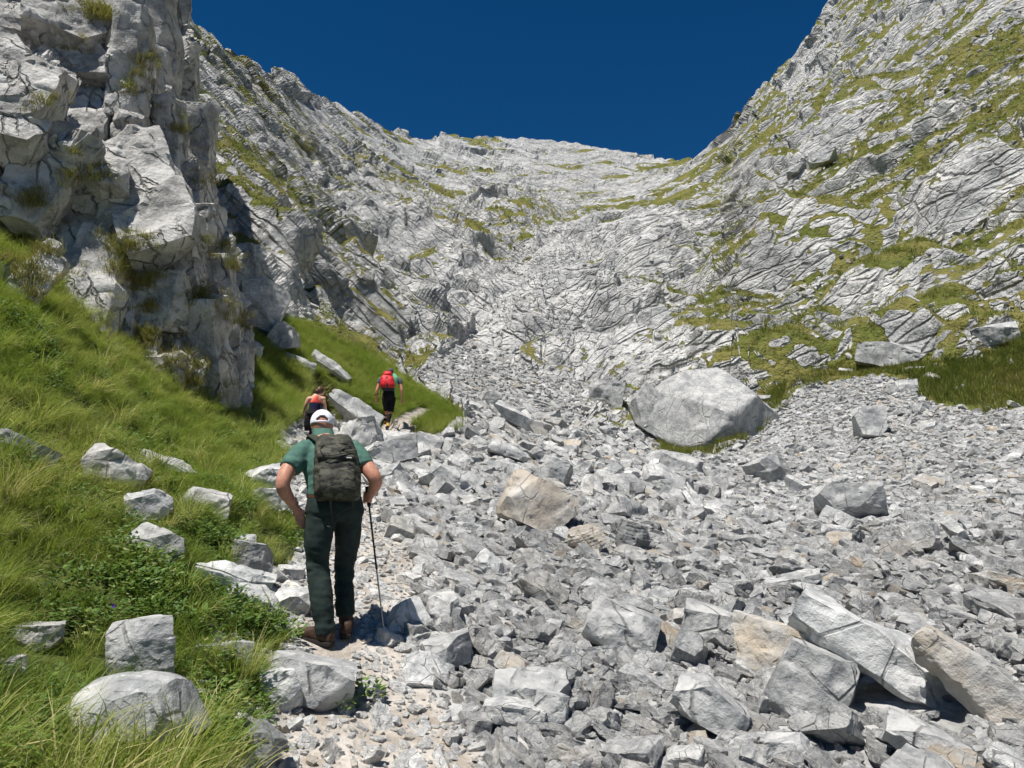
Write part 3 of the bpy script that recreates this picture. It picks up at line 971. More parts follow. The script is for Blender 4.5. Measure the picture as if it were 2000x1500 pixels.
for k in range(NV):
    dm = (1.0, vr.uniform(.48, .85), vr.uniform(.22, .52))
    LOW.append(cut_rock("stone_kind", 100 + k, dm, vr.randint(8, 13), .20, .048, .0))
    HIGH.append(cut_rock("rubble_block", 100 + k, dm, vr.randint(8, 13), .085, .046, vr.choice((0, .006, .014))))
KI = RNG.integers(0, NV, nS)
SV = SZ[:, None] * np.stack([RNG.uniform(.85, 1.2, nS), RNG.uniform(.8, 1.1, nS), RNG.uniform(.75, 1.2, nS)], 1)
thick = np.array([max(abs(v.co.z) for v in m.vertices) for m in LOW])[KI] * SV[:, 2]
PT = np.stack([XY[:, 0], XY[:, 1], ZG + thick * RNG.uniform(.05, .75, nS)], 1)
shade = RNG.normal(0.0, .15, nS) + np.array([-.12, -.07, -.02, .46, .08, .05])[CL]
pd = trail_d(XY[:, 0], XY[:, 1])
nearp = np.maximum((1 - sstep(.5, 1.3, pd)), (CL == 3) * .6) * (CL < 4)
shade = np.clip(shade + .16 * nearp, -.35, .5)
tint = np.where(RNG.random(nS) < .05, RNG.uniform(.4, .9, nS), 0.0) + np.where(RNG.random(nS) < .2, RNG.uniform(.0, .3, nS), 0.0) + .22 * nearp * RNG.random(nS)
# the 300 that show largest are blocks of their own
pxs, pys, fs = project(PT)
app = SZ * FPX / fs
vis = (pxs > -20) & (pxs < 2020) & (pys > 300) & (pys < 1530) & (CL < 4)
order = np.argsort(-np.where(vis, app, 0))[:300]
big = np.zeros(nS, bool)
big[order] = True
ORD = ["nearest", "second nearest", "third nearest", "fourth nearest", "fifth nearest", "sixth nearest", "seventh nearest", "eighth nearest", "ninth nearest", "tenth nearest", "eleventh nearest", "twelfth nearest", "thirteenth nearest", "fourteenth nearest", "fifteenth nearest", "sixteenth nearest", "seventeenth nearest", "eighteenth nearest", "nineteenth nearest", "twentieth nearest", "twenty-first nearest", "twenty-second nearest", "twenty-third nearest", "twenty-fourth nearest", "twenty-fifth nearest", "twenty-sixth nearest", "twenty-seventh nearest", "twenty-eighth nearest"]
mk = np.array([(a, b) for _, a, b in MARKS], float)
near = {}
for i in order:
    dx, dy = pxs[i] - mk[:, 0], pys[i] - mk[:, 1]
    dd = np.hypot(dx, dy)
    j = int(np.argmin(dd))
    side = ("right of" if dx[j] > 0 else "left of") if abs(dx[j]) > abs(dy[j]) else ("below" if dy[j] > 0 else "above")
    near.setdefault((j, side), []).append((dd[j], i))
LAB = {}
for (j, side), lst in near.items():
    lst.sort()
    for k_, (_, i) in enumerate(lst):
        tone = "ochre-stained" if tint[i] > .4 else "pale" if shade[i] > .08 else "dark grey" if shade[i] < -.22 else "grey"
        fl = thick[i] * 2 / SV[i, 0]
        shp = "flat stone" if fl < .28 else "long stone" if SV[i, 1] * .65 < SV[i, 0] * .45 else "angular block"
        LAB[i] = "%s %s, %s rock %s the %s" % (tone, shp, ORD[min(k_, 27)], side, MARKS[j][0])
def lab(i):
    if CL[i] == 3 or pd[i] < .9:
        g_ = "stones along the trail"
    elif CL[i] == 1:
        g_ = "blocks in the upper rubble"
    elif CL[i] == 2:
        g_ = "larger stones on the scree fan"
    else:
        g_ = "blocks in the near rubble"
    return LAB[i], g_
for i in order:
    o = bpy.data.objects.new("rubble_block", HIGH[KI[i]])
    COL.objects.link(o)
    o.location, o.rotation_euler, o.scale = PT[i], EU[i], SV[i]
    o["label"], o["group"] = lab(i)
    o["category"] = "rock"
    o["tint"], o["shade"] = float(tint[i]), float(shade[i])
k = ~big
gn_scatter("rubble", PT[k], EU[k], SV[k], KI[k], LOW, {"tint": tint[k], "shade": shade[k]}, kind="stuff",
           label="loose grey limestone rubble and scree filling the gully")
print("rubble", nS, round(time.time() - T0, 1))
# ------------------------------------------------------------------ the buttress on the left
COLS = [((-520,420,14.5),(-560,-150,24)),((-220,470,12.8),(-240,-130,22)),((0,540,11.8),(0,-120,20.5)),((120,645,12.0),(120,-100,20.5)),((250,768,12.8),(215,-95,20.5)),
        ((385,815,13.8),(270,-90,21.5)),((440,830,14.6),(312,-85,23.5)),((468,835,15.6),(332,-80,25.5)),((474,815,18.0),(332,-75,29))]
NU, NVV = 330, 360
cb = np.array([at(*c[0]) - Vector((0, 0, 1.2)) for c in COLS])
ct = np.array([at(*c[1]) for c in COLS])
uu = np.concatenate([np.linspace(0, 4, 150, endpoint=False), np.linspace(4, 8, NU - 150)])
def lerp_cols(a):
    return np.stack([np.interp(uu, np.arange(len(COLS)), a[:, k]) for k in range(3)], 1)
cbu, ctu = lerp_cols(cb), lerp_cols(ct)
vv = np.linspace(0, 1, NVV)
S = cbu[None] * (1 - vv)[:, None, None] + ctu[None] * vv[:, None, None]
back = np.linspace(0, 1, 41)[1:, None, None]
S = np.concatenate([S, ctu[None] + back * (9.0 * ctu / np.linalg.norm(ctu[:, :2], axis=1, keepdims=True))[None] * np.array([1, 1, 0]) + np.sin(back * 1.57) * np.array([0, 0, 0.8])], 0)
NVV += 40
sn = np.cross(np.gradient(S, axis=1), np.gradient(S, axis=0))
sn /= np.linalg.norm(sn, axis=2, keepdims=True)
if sn[NVV // 2, 60] @ np.array(at(100, 400, 1) - at(100, 400, 3)) < 0:
    sn = -sn
SF, SNf = S.reshape(-1, 3), sn.reshape(-1, 3)
ca_, sa_ = math.cos(-1.12), math.sin(-1.12)
qa = SF[:, 0] * ca_ + SF[:, 2] * sa_
qb = -SF[:, 0] * sa_ + SF[:, 2] * ca_
calm = np.tile(1 - .65 * sstep(6.0, 7.2, uu), NVV)
qs = np.stack([qa / 3.2, SF[:, 1] * .9, qb], 1)
wp = np.stack([fbm(SF / 2.2, 3, 61), fbm(SF / 2.2, 3, 62), fbm(SF / 2.2, 3, 63)], 1)
cd = 0.5 * fbm(SF / 5, 2, 60)
for s_, A_, sd in ((1.6, .75, 71), (.66, .42, 72), (.27, .17, 73), (.12, .06, 74)):
    v, e = facet(qs / s_ + wp * .3, sd)
    cd = cd + calm * A_ * ((v + .2) * sstep(0, .13, e) * 1.25 - .25 - .5 * (1 - sstep(0.0, .07, e)))
CV = SF + SNf * cd[:, None]
ci_ = np.arange(NU * NVV).reshape(NVV, NU)
CF = np.stack([ci_[:-1, :-1], ci_[:-1, 1:], ci_[1:, 1:], ci_[1:, :-1]], -1).reshape(-1, 4)
cliff = link("cliff", mesh_np("cliff", CV, CF, M_CLIFF), kind="structure", label="fractured pale limestone cliff above the grass bank")
cl_bvh = BVHTree.FromPolygons([tuple(v) for v in CV], [tuple(f) for f in CF])
ORG = Vector((0, 0, CAM_Z))

SLABS = [ # px, py, width, height, roll, push towards the viewer, seed
 (45,35,95,115,6,.3,1),(132,48,115,105,10,.25,2),(40,195,100,125,14,.35,3),(28,268,95,70,8,.3,4),(88,345,92,185,12,.4,5),(38,420,75,95,20,.2,6),
 (185,225,66,130,10,.3,7),(150,140,110,80,-8,.2,8),(292,395,120,250,-24,.45,9),(172,605,108,262,7,.5,10),(322,592,88,92,-10,.45,11),(345,490,78,115,-20,.3,12),
 (402,705,72,200,-22,.5,13),(288,695,46,138,-2,.4,14),(232,735,42,76,6,.4,15),(252,622,22,96,2,.3,16),(395,445,56,76,-10,.3,18),
 (205,335,72,84,-6,.25,19),(330,300,44,170,-14,.2,20),(300,70,60,225,-10,.2,21),(346,155,58,240,-12,.2,22),(252,130,60,165,-9,.15,23),(388,300,46,150,-18,.25,24),
 (432,430,58,180,-20,.3,25),(440,600,48,165,-16,.25,26),(458,748,46,190,-13,.2,27),(212,62,50,155,-4,.15,28),(112,482,70,145,22,.25,29),(80,540,50,110,24,.2,30),
 (330,740,60,80,-18,.2,31),(255,300,50,120,-12,.1,33),(270,210,60,130,-14,.1,34),(240,520,60,100,-20,.1,35),(370,380,54,90,-16,.2,36),
 (10,120,60,90,0,.2,37),(-60,60,120,160,6,.3,38),(-70,260,120,180,10,.3,39),(100,260,50,70,14,.2,40),(140,440,50,90,10,.1,41),(365,560,46,90,-18,.25,42)]
for px, py, w, h, roll, push, sd in SLABS:
    loc, nr_, fi_, ds = cl_bvh.ray_cast(ORG, ray(px, py).normalized())
    if loc is None:
        continue
    sd_right = px > 298 or (px > 240 and py < 330)
    W, H = w * ds / FPX, 1.12 * h * ds / FPX
    me = cut_rock("cliff_slab", 300 + sd, (W * (1.15 if sd_right else 1), max(W * (1.1 if sd_right else .8), .35), H), 15, .045, .045, .004, M_CLIFF, (.74, .97), R(34))
    o = link("cliff_slab", me, cliff)
    az = math.atan2(px - 1000, FPX)
    rr_ = random.Random(sd)
    rightf = px > 298 or (px > 240 and py < 330)      # the flank that turns away from the sun
    yw = rr_.uniform(62, 80) if rightf else rr_.uniform(-20, 2)
    tl = rr_.uniform(-6, 4) if rightf else rr_.uniform(-26, -14)
    o.rotation_euler = (Matrix.Rotation(-az + R(yw), 3, 'Z') @ Matrix.Rotation(R(roll), 3, 'Y') @ Matrix.Rotation(R(tl), 3, 'X')).to_euler()
    o.location = loc - ray(px, py).normalized() * ((push + (.35 if sd_right else 0)) * W * .40 - .16)
print("cliff", round(time.time() - T0, 1))
# ------------------------------------------------------------------ grass and herbs
def tuft(name, seed, n, spread, lmin, lmax, droop, width, mat, segs=4, bias=0.5):
    rng = np.random.default_rng(seed)
    V, F_, dry = [], [], []
    for b in range(n):
        a = rng.uniform(0, 6.283)
        rad = spread * math.sqrt(rng.random())
        base = np.array([rad * math.cos(a), rad * math.sin(a), -.02])
        out = np.array([math.cos(a) * .6 + bias + rng.normal(0, .25), math.sin(a) * .6 + rng.normal(0, .25), 0])
        out /= np.linalg.norm(out) + 1e-6
        L = rng.uniform(lmin, lmax)
        w = width * rng.uniform(.6, 1.3)
        dr = droop * rng.uniform(.4, 1.5)
        side = np.array([-out[1], out[0], 0]) + rng.normal(0, .3, 3)
        side /= np.linalg.norm(side)
        ang = rng.uniform(.08, .45)
        p = base.copy()
        i0 = len(V)
        dv = rng.uniform(-.3, .3) if rng.random() < .80 else rng.uniform(.4, .9)
        for k in range(segs + 1):
            t = k / segs
            ww = w * (1 - t ** 1.6)
            if k < segs:
                V.extend([p - side * ww, p + side * ww]); dry.extend([dv, dv])
            else:
                V.append(p.copy()); dry.append(dv + .25)
            th_ = ang + dr * t * 1.6
            p = p + (L / segs) * (out * math.sin(th_) + np.array([0, 0, math.cos(th_)]))
        for k in range(segs - 1):
            q = i0 + 2 * k
            F_.extend([(q, q + 1, q + 3), (q, q + 3, q + 2)])
        q = i0 + 2 * (segs - 1)
        F_.append((q, q + 1, q + 2))
    return mesh_np(name, V, F_, mat, True, {"dry": dry})

def herb(name, seed, n, rad, hgt, leaf, mat):
    rng = np.random.default_rng(seed)
    V, F_, dry = [], [], []
    for b in range(n):
        a, rr_ = rng.uniform(0, 6.283), rad * math.sqrt(rng.random())
        c = np.array([rr_ * math.cos(a), rr_ * math.sin(a), hgt * rng.uniform(.1, 1) * (1 - .5 * (rr_ / rad) ** 2)])
        d = np.array([math.cos(a) + rng.normal(0, .7), math.sin(a) + rng.normal(0, .7), rng.uniform(-.1, .7)])
        d /= np.linalg.norm(d)
        s_ = np.cross(d, (0, 0, 1)) + rng.normal(0, .25, 3)
        s_ /= np.linalg.norm(s_)
        up_ = np.cross(s_, d)
        L = leaf * rng.uniform(.6, 1.4)
        w = L * rng.uniform(.25, .42)
        i0 = len(V)
        V += [c, c + d * L * .45 + s_ * w - up_ * .1 * L, c + d * L, c + d * L * .45 - s_ * w - up_ * .1 * L, c + d * L * .5 + up_ * .08 * L]
        F_ += [(i0, i0 + 1, i0 + 4), (i0 + 1, i0 + 2, i0 + 4), (i0 + 2, i0 + 3, i0 + 4), (i0 + 3, i0, i0 + 4)]
        dv = rng.uniform(-.3, .35)
        dry += [dv] * 5
    return mesh_np(name, V, F_, mat, False, {"dry": dry})

def plant_layer(n, ra, rb, ta, tb, poly, dens, sclr, k=.85, extra=None):
    x, y, r = sector(n, ra, rb, ta, tb)
    z = ground(x, y)
    px, py, f = project(np.stack([x, y, z], 1))
    m = inpoly(px + RNG.normal(0, 6, n), np.minimum(py, 1690), poly) if poly else np.ones(n, bool)
    m &= RNG.random(n) < np.clip(dens(x, y, px, py), 0, 1)
    m &= clear_feet(x, y, k)
    m &= trail_d(x, y) > .30
    if extra is not None:
        m &= extra(x, y, r, px, py)
    x, y, z = x[m], y[m], z[m]
    nm = slope_normal(x, y)
    yaw = np.arctan2(nm[:, 1], nm[:, 0]) + RNG.normal(0, .6, len(x))
    rot = np.stack([RNG.normal(0, .14, len(x)), RNG.normal(0, .14, len(x)), yaw], 1)
    s = RNG.uniform(*sclr, len(x))
    P = np.stack([x, y, z], 1)
    return P, rot, np.stack([s, s, s * RNG.uniform(.8, 1.2, len(x))], 1)

def patchn(x, y, sc, seed):
    return fbm(np.stack([x / sc, y / sc, np.zeros(len(x))], 1), 3, seed)

HERB1 = [(250,1330),(420,1300),(560,1400),(640,1390),(620,1440),(520,1500),(380,1500),(372,1400),(330,1345),(240,1350)]
HERB2 = [(90,1110),(250,1130),(400,1150),(520,1210),(550,1250),(480,1290),(360,1240),(230,1225),(120,1260),(60,1180)]
HERB3 = [(340,1020),(470,1040),(480,1095),(400,1105),(350,1080)]
HERB4 = [(515,1000),(590,1010),(595,1065),(540,1075)]
HERB5 = [(0,1330),(140,1360),(140,1500),(0,1500)]
HERB6 = [(0,600),(70,640),(140,720),(60,730),(0,680)]
HERB7 = [(560,870),(590,880),(590,910),(545,900)]
TUFTS = [tuft("grass_tuft", 500 + k, 34, .075, .18, .42, .9 + .1 * (k % 4), .0032, M_GRASS) for k in range(12)]
def bank(x, y, px, py):
    d = .62 + .95 * patchn(x, y, .55, 3)
    for pl in (HERB1, HERB2, HERB3, HERB4, HERB5, HERB6, HERB7):
        d = np.where(inpoly(px, py, pl), d * .28, d)
    return d
P1 = plant_layer(42000, 1.6, 16, -62, -6, G1, bank, (.34, .68), .68)
P1b = plant_layer(2600, 1.4, 4.2, -100, -20, None, lambda x, y, px, py: (px < 500) * (x < -.75) * .8, (.7, 1.2), .8)
P2 = plant_layer(30000, 13, 33, -26, -1, G2, lambda x, y, px, py: .9 + 0 * x, (.7, 1.15), .95)
PP = [np.concatenate(a) for a in zip(P1, P1b, P2)]
tn = .32 + .75 * patchn(PP[0][:, 0], PP[0][:, 1], 1.1, 9) + RNG.normal(0, .1, len(PP[0]))
tn -= .10 + .04 * (PP[0][:, 1] > 14)
PP[2] *= (1 + .45 * patchn(PP[0][:, 0], PP[0][:, 1], .7, 29))[:, None]
# tussocks: dense mounded clumps standing out of the lower sward
TUSS = [tuft("grass_tussock", 560 + k, 150, .11, .24, .50, 1.25, .0034, M_GRASS, 5, .22) for k in range(8)]
xs_, ys_, _r = sector(9000, 1.8, 16, -62, -6)
th_keep = thin(xs_, ys_, np.full(len(xs_), .34), .34)
save_sector = sector
sector = lambda n, *a: (xs_[th_keep], ys_[th_keep], np.hypot(xs_, ys_)[th_keep])
nk = int(th_keep.sum())
PT_ = plant_layer(nk, 0, 0, 0, 0, G1, lambda x, y, px, py: np.where(inpoly(px, py, HERB1) | inpoly(px, py, HERB2), .35, .9), (.6, 1.15), .9)
xs_, ys_, _r = save_sector(9000, 13, 32, -26, -1)
th_keep = thin(xs_, ys_, np.full(len(xs_), .38), .38)
PT2_ = plant_layer(int(th_keep.sum()), 0, 0, 0, 0, G2, lambda x, y, px, py: .8 + 0 * x, (.6, 1.0), .95)
sector = save_sector
gidx = np.concatenate([RNG.integers(0, 12, len(PP[0])), 12 + RNG.integers(0, 8, len(PT_[0]) + len(PT2_[0]))])
tt_ = np.concatenate([PT_[0], PT2_[0]])
PP = [np.concatenate(a) for a in zip(PP, PT_, PT2_)]
tn = np.concatenate([tn, .30 + .8 * patchn(tt_[:, 0], tt_[:, 1], .6, 39) + RNG.normal(0, .16, len(tt_)) - .12 * (tt_[:, 1] > 14)])
gn_scatter("grass", *PP, gidx, TUFTS + TUSS, {"tint": tn}, kind="stuff", label="long green grass covering the bank left of the trail")
# turf on the hillsides and the fringe of the scree
FART = [tuft("turf_tuft", 540 + k, 30, .2, .14, .34, .7, .010, M_TURF, 2, .3) for k in range(6)]
PX_ = [plant_layer(9000, 27, 46, 18, 45, MEADOW, lambda x, y, px, py: .9 + 0 * x, (.9, 1.6), .9),
       plant_layer(9000, 28, 42, 8, 24, MOAT, lambda x, y, px, py: .95 + 0 * x, (.7, 1.2), .75),
       plant_layer(4000, 30, 46, 14, 34, BAND, lambda x, y, px, py: .9 + 0 * x, (.8, 1.3), .9)]
gi_ = np.where((grass > .62) & (rocky > .5) & (rflat > 26) & (rflat < 120) & (up > .55))[0]
wgt = (rflat[gi_] ** 2) / (rflat[gi_] ** 2).sum()
pk = RNG.choice(gi_, 12000, p=wgt)
jit = RNG.normal(0, .12, (len(pk), 3)) * np.array([1, 1, 0.2])
nm = slope_normal(TP[pk, 0], TP[pk, 1])
PX_.append((TP[pk] + jit, np.stack([RNG.normal(0, .2, len(pk)), RNG.normal(0, .2, len(pk)), np.arctan2(nm[:, 1], nm[:, 0])], 1), np.repeat(RNG.uniform(.7, 1.6, len(pk))[:, None], 3, 1)))
PP = [np.concatenate(a) for a in zip(*PX_)]
tn = .42 + .5 * patchn(PP[0][:, 0], PP[0][:, 1], 4.0, 19) + RNG.normal(0, .1, len(PP[0]))
tn[:len(PX_[0][0]) + len(PX_[1][0])] += .02
gn_scatter("hillside_turf", *PP, RNG.integers(0, 6, len(PP[0])), FART, {"tint": tn}, kind="stuff", label="olive turf on the ledges and hillsides")
# tufts on the cliff ledges
allv, allf = [CV], [CF]
LEDGE = [(95,208,24),(170,345,34),(150,300,20),(240,470,34),(255,520,34),(275,550,26),(350,690,44),(345,740,44),(380,760,34),(405,600,34),(395,570,26),(150,85,20),(180,20,26),(200,30,20),
         (255,165,24),(270,130,20),(300,110,18),(430,345,30),(360,250,18),(330,220,14),(60,380,20),(75,400,18),(20,300,20),(245,680,22),(290,600,16),(420,480,26),(450,520,18),(470,620,24),(20,520,60),(40,470,40),(80,600,40),(290,650,20)]
bm_objs = [o for o in cliff.children]
lv, lr, ls = [], [], []
bpy.context.view_layer.update()
vs_, fs_ = [tuple(v) for v in CV], [tuple(f) for f in CF]
off = len(vs_)
for o in bm_objs:
    mw = o.matrix_basis
    vs_ += [tuple(mw @ v.co) for v in o.data.vertices]
    fs_ += [tuple(i + off for i in p.vertices) for p in o.data.polygons]
    off = len(vs_)
full_bvh = BVHTree.FromPolygons(vs_, fs_)
rl = random.Random(3)
for px, py, sp in LEDGE:
    for k in range(int(sp * 2.4)):
        a, b = px + rl.gauss(0, sp * .75), py + rl.gauss(0, sp * .40)
        loc, n_, fi_, ds = full_bvh.ray_cast(ORG, ray(a, b).normalized())
        if loc is None or n_.z < -.1:
            continue
        lv.append(loc - Vector((0, 0, .03)))
        lr.append((rl.gauss(0, .2), rl.gauss(0, .2), math.atan2(n_.y, n_.x) + rl.gauss(0, .5)))
        s = rl.uniform(.5, 1.1)
        ls.append((s, s, s))
DRYT = [tuft("ledge_tuft", 580 + k, 26, .13, .08, .27, 1.2, .0045, M_DRY, 4, .8) for k in range(8)]
gn_scatter("ledge_grass", lv, lr, ls, RNG.integers(0, 8, len(lv)), DRYT, {"tint": RNG.normal(.45, .22, len(lv))}, kind="stuff", label="olive and straw grass tufts on the cliff ledges")
# low leafy herbs
ANYW = [(0,560),(240,760),(480,840),(540,900),(520,1000),(300,1120),(0,1100)]
HL = [plant_layer(9000, 3, 14, -62, -8, ANYW, lambda x, y, px, py: .7 * (patchn(x, y, .45, 57) > .28), (.8, 1.4), .85)] + [plant_layer(n_, ra, rb, -62, -2, pl, lambda x, y, px, py: .38 + .7 * patchn(x, y, .4, 23), (.7, 1.3), .85) for n_, ra, rb, pl in
      ((7000, 3, 6.5, HERB1), (9000, 4, 8, HERB2), (9000, 5, 9, HERB3), (9000, 6, 10.5, HERB4), (6000, 2.6, 5, HERB5), (12000, 7, 13, HERB6), (9000, 11, 19, HERB7))]
PP = [np.concatenate(a) for a in zip(*HL)]
HERBS = [herb("herb_clump", 620 + k, 60, .11, .11 + .03 * (k % 3), .028 + .006 * (k % 2), M_HERB) for k in range(8)]
PP[1][:, 2] = RNG.uniform(0, 6.28, len(PP[0]))
gn_scatter("herbs", *PP, RNG.integers(0, 8, len(PP[0])), HERBS, {"tint": RNG.normal(.35, .2, len(PP[0]))}, kind="stuff", label="low dark green leafy herbs between the grass and the stones")
# single plants that stand apart
def plant(name, px, py, label, me_, sc, tint, cat, yaw=0.0, dr=0.0):
    P, r = hit(px, py)
    o = link(name, me_, label=label, category=cat)
    o.location = P + Vector((0, 0, .02))
    o.rotation_euler = (0, 0, yaw)
    o.scale = (sc, sc, sc)
    o["tint"] = tint
    return o
plant("grass_tuft", 776, 1030, "small green grass tuft in the rubble right of the hiker's hip", tuft("grass_tuft", 901, 90, .10, .08, .20, 1.1, .003, M_GRASS), 1.0, .35, "grass tuft", 1.0)
plant("grass_tuft", 1442, 1196, "thin green grass tuft above the square grey block", tuft("grass_tuft", 902, 40, .05, .08, .20, .8, .003, M_GRASS), 1.0, .3, "grass tuft", 2.0)
plant("grass_clump", 462, 1345, "tall straw-tipped grass clump left of the boot boulder", tuft("grass_clump", 903, 130, .09, .22, .42, .7, .0035, M_GRASS, 5, .1), 1.0, .55, "grass clump")
plant("grass_clump", 420, 1425, "second straw-tipped clump right of the bottom left boulder", tuft("grass_clump", 904, 90, .08, .18, .34, .8, .0035, M_GRASS, 5, .1), 1.0, .6, "grass clump")
plant("leafy_plant", 706, 1375, "bright leafy plant growing at the right side of the boot boulder", herb("leafy_plant", 905, 90, .13, .16, .045, M_HERB), 1.0, .45, "plant")
plant("leafy_plant", 672, 1395, "small leafy plant at the foot of the boot boulder", herb("leafy_plant", 906, 50, .08, .10, .035, M_HERB), 1.0, .4, "plant")
print("plants", round(time.time() - T0, 1))
# ------------------------------------------------------------------ people
def ring(bm, c, u, v, n=20, sq=2.0):
    out = []
    for k in range(n):
        a = 2 * math.pi * k / n
        ca, sa = math.cos(a), math.sin(a)
        e = 2.0 / sq
        out.append(bm.verts.new(c + u * (math.copysign(abs(ca) ** e, ca)) + v * (math.copysign(abs(sa) ** e, sa))))
    return out

def skin_rings(bm, rs, cap=True):
    n = len(rs[0])
    for a, b in zip(rs[:-1], rs[1:]):
        for k in range(n):
            bm.faces.new((a[k], a[(k + 1) % n], b[(k + 1) % n], b[k]))
    if cap:
        bm.faces.new(rs[0][::-1])
        bm.faces.new(rs[-1])

def crom(vals, m=5):
    """Catmull-Rom through a list of vectors or numbers"""
    o = []
    n = len(vals)
    for i in range(n - 1):
        p0, p1, p2, p3 = vals[max(i - 1, 0)], vals[i], vals[i + 1], vals[min(i + 2, n - 1)]
        for k in range(m):
            t = k / m
            o.append(p1 * 1.0 + (p2 - p0) * (0.5 * t) + (p0 * 2 - p1 * 5 + p2 * 4 - p3) * (0.5 * t * t) + (p1 * 3 - p0 - p2 * 3 + p3) * (0.5 * t ** 3))
    o.append(vals[-1] * 1.0)
    return o

def limb(bm, pts, rad, flat=1.0, side=None, n=14, m=5, ends=True):
    """tapered limb through joints; flat squeezes it across the side axis"""
    P = crom([Vector(p) for p in pts], m)
    Rd = crom([float(r) for r in rad], m)
    rs = []
    sd = Vector(side) if side is not None else Vector((1, 0, 0))
    N = len(P)
    T = [(P[min(i + 1, N - 1)] - P[max(i - 1, 0)]).normalized() for i in range(N)]
    def axes(t):
        s = (sd - t * sd.dot(t))
        if s.length < 1e-3:
            s = Vector((0, 1, 0)) - t * t.y
        s.normalize()
        return s, t.cross(s)
    if ends:
        s, w = axes(T[0])
        for f in (.85, .5):
            q = math.sqrt(1 - f * f)
            rs.append(ring(bm, P[0] - T[0] * Rd[0] * f, s * Rd[0] * q, w * Rd[0] * q * flat, n))
    for p, r, t in zip(P, Rd, T):
        s, w = axes(t)
        rs.append(ring(bm, p, s * r, w * r * flat, n))
    if ends:
        s, w = axes(T[-1])
        for f in (.5, .85):
            q = math.sqrt(1 - f * f)
            rs.append(ring(bm, P[-1] + T[-1] * Rd[-1] * f, s * Rd[-1] * q, w * Rd[-1] * q * flat, n))
    skin_rings(bm, rs)

def loft(bm, rows, fwd, n=24, sq=2.0, m=4, cap=True):
    """rows of (centre, half width, half depth); fwd is the facing direction"""
    C = crom([Vector(r[0]) for r in rows], m)
    Wd = crom([float(r[1]) for r in rows], m)
    Dp = crom([float(r[2]) for r in rows], m)
    f = Vector(fwd).normalized()
    s = Vector((f.y, -f.x, 0)).normalized()
    skin_rings(bm, [ring(bm, c, s * w, f * d, n, sq) for c, w, d in zip(C, Wd, Dp)], cap)

def ell(bm, c, rx, ry, rz, rot=None, sub=3):
    g_ = bmesh.ops.create_icosphere(bm, subdivisions=sub, radius=1.0)
    mt = Matrix.Translation(Vector(c)) @ (rot.to_4x4() if rot else Matrix.Identity(4)) @ Matrix.Diagonal((rx, ry, rz, 1))
    bmesh.ops.transform(bm, matrix=mt, verts=g_["verts"])

def fuse(name, bm, mat, voxel, smooth=4, fold=None):
    """one continuous skin over everything in bm"""
    me = me_from_bm(name + "_raw", bm)
    o = bpy.data.objects.new(name + "_raw", me)
    COL.objects.link(o)
    md = o.modifiers.new("r", 'REMESH')
    md.mode = 'VOXEL'
    md.voxel_size = voxel
    sm = o.modifiers.new("s", 'SMOOTH')
    sm.factor, sm.iterations = 0.5, smooth
    dg = bpy.context.evaluated_depsgraph_get()
    dg.update()
    out = bpy.data.meshes.new_from_object(o.evaluated_get(dg))
    bpy.data.objects.remove(o)
    bpy.data.meshes.remove(me)
    out.name = name
    out.materials.clear()
    out.materials.append(mat)
    n = len(out.vertices)
    if fold:
        co = np.empty(n * 3, np.float32); no = np.empty(n * 3, np.float32)
        out.vertices.foreach_get("co", co)
        out.vertices.foreach_get("normal", no)
        co = co.reshape(-1, 3)
        co = co + no.reshape(-1, 3) * fold(co)[:, None]
        out.vertices.foreach_set("co", co.astype(np.float32).ravel())
    out.polygons.foreach_set("use_smooth", np.ones(len(out.polygons), bool))
    out.update()
    return out

def solid(name, bm, mat, parent, smooth=True, angle=R(50)):
    return link(name, me_from_bm(name, bm, mat, smooth, angle), parent)

def cloth(name, col, namp=.18, ns=30, bump=.25, bscale=220, rough=.85):
    return plain(name, col, rough, .2, ns, namp, bump, bscale, .002)

M_SKIN = plain("skin", (0.47, 0.225, 0.15), .55, .35, 35, .14, .2, 90, .002)
M_SKIN2 = plain("skin_fair", (0.58, 0.33, 0.235), .55, .35, 35, .10)
M_SHIRT = cloth("teal_polo", (0.070, 0.150, 0.120))
M_TROU = cloth("dark_green_trousers", (0.018, 0.030, 0.027), .25, 14)
M_CAPW = cloth("white_cap_cloth", (0.78, 0.78, 0.84), .04)
M_BOOT = plain("brown_boot_leather", (0.055, 0.030, 0.020), .75, .3, 40, .35, .5, 70, .004)
M_SOLE = plain("dark_boot_sole", (0.022, 0.019, 0.017), .8, .3, 60, .3, .6, 60, .006)
M_BLACK = cloth("black_cloth", (0.010, 0.010, 0.012))
M_STRAP = cloth("webbing_strap", (0.045, 0.048, 0.036), .2, 60)
M_HAIRG = plain("cropped_hair", (0.10, 0.075, 0.06), .8, .2, 120, .4)

def mat_camo():
    s = NT("camouflage_nylon")
    vec = s.n("ShaderNodeTexCoord").outputs["Object"]
    st = s.mapping(vec, (10, 10, 24))
    a = s.ramp(s.noise(st, 1.0, 2, .5), .49, .53)
    b = s.ramp(s.noise(s.mapping(vec, (14, 14, 30), loc=(3, 5, 7)), 1.0, 2, .5), .55, .58)
    c = s.mix(a, (0.040, 0.042, 0.030), (0.080, 0.078, 0.058))
    c = s.mix(b, c, (0.022, 0.022, 0.019))
    return s.done(c, .7, s.bump(s.noise(vec, 26, 5, .65), .6, .012), .3)
M_CAMO = mat_camo()

# ---- the hiker with the camouflage pack -----------------------------------------------------
def M(px, py, dr=0.0):
    return at(px, py, 6.0 + dr)
AZ = math.atan2(635 - 1000, FPX)
FW = Vector((math.sin(AZ), math.cos(AZ), 0))
SD = Vector((FW.y, -FW.x, 0))
UPV = Vector((0, 0, 1))

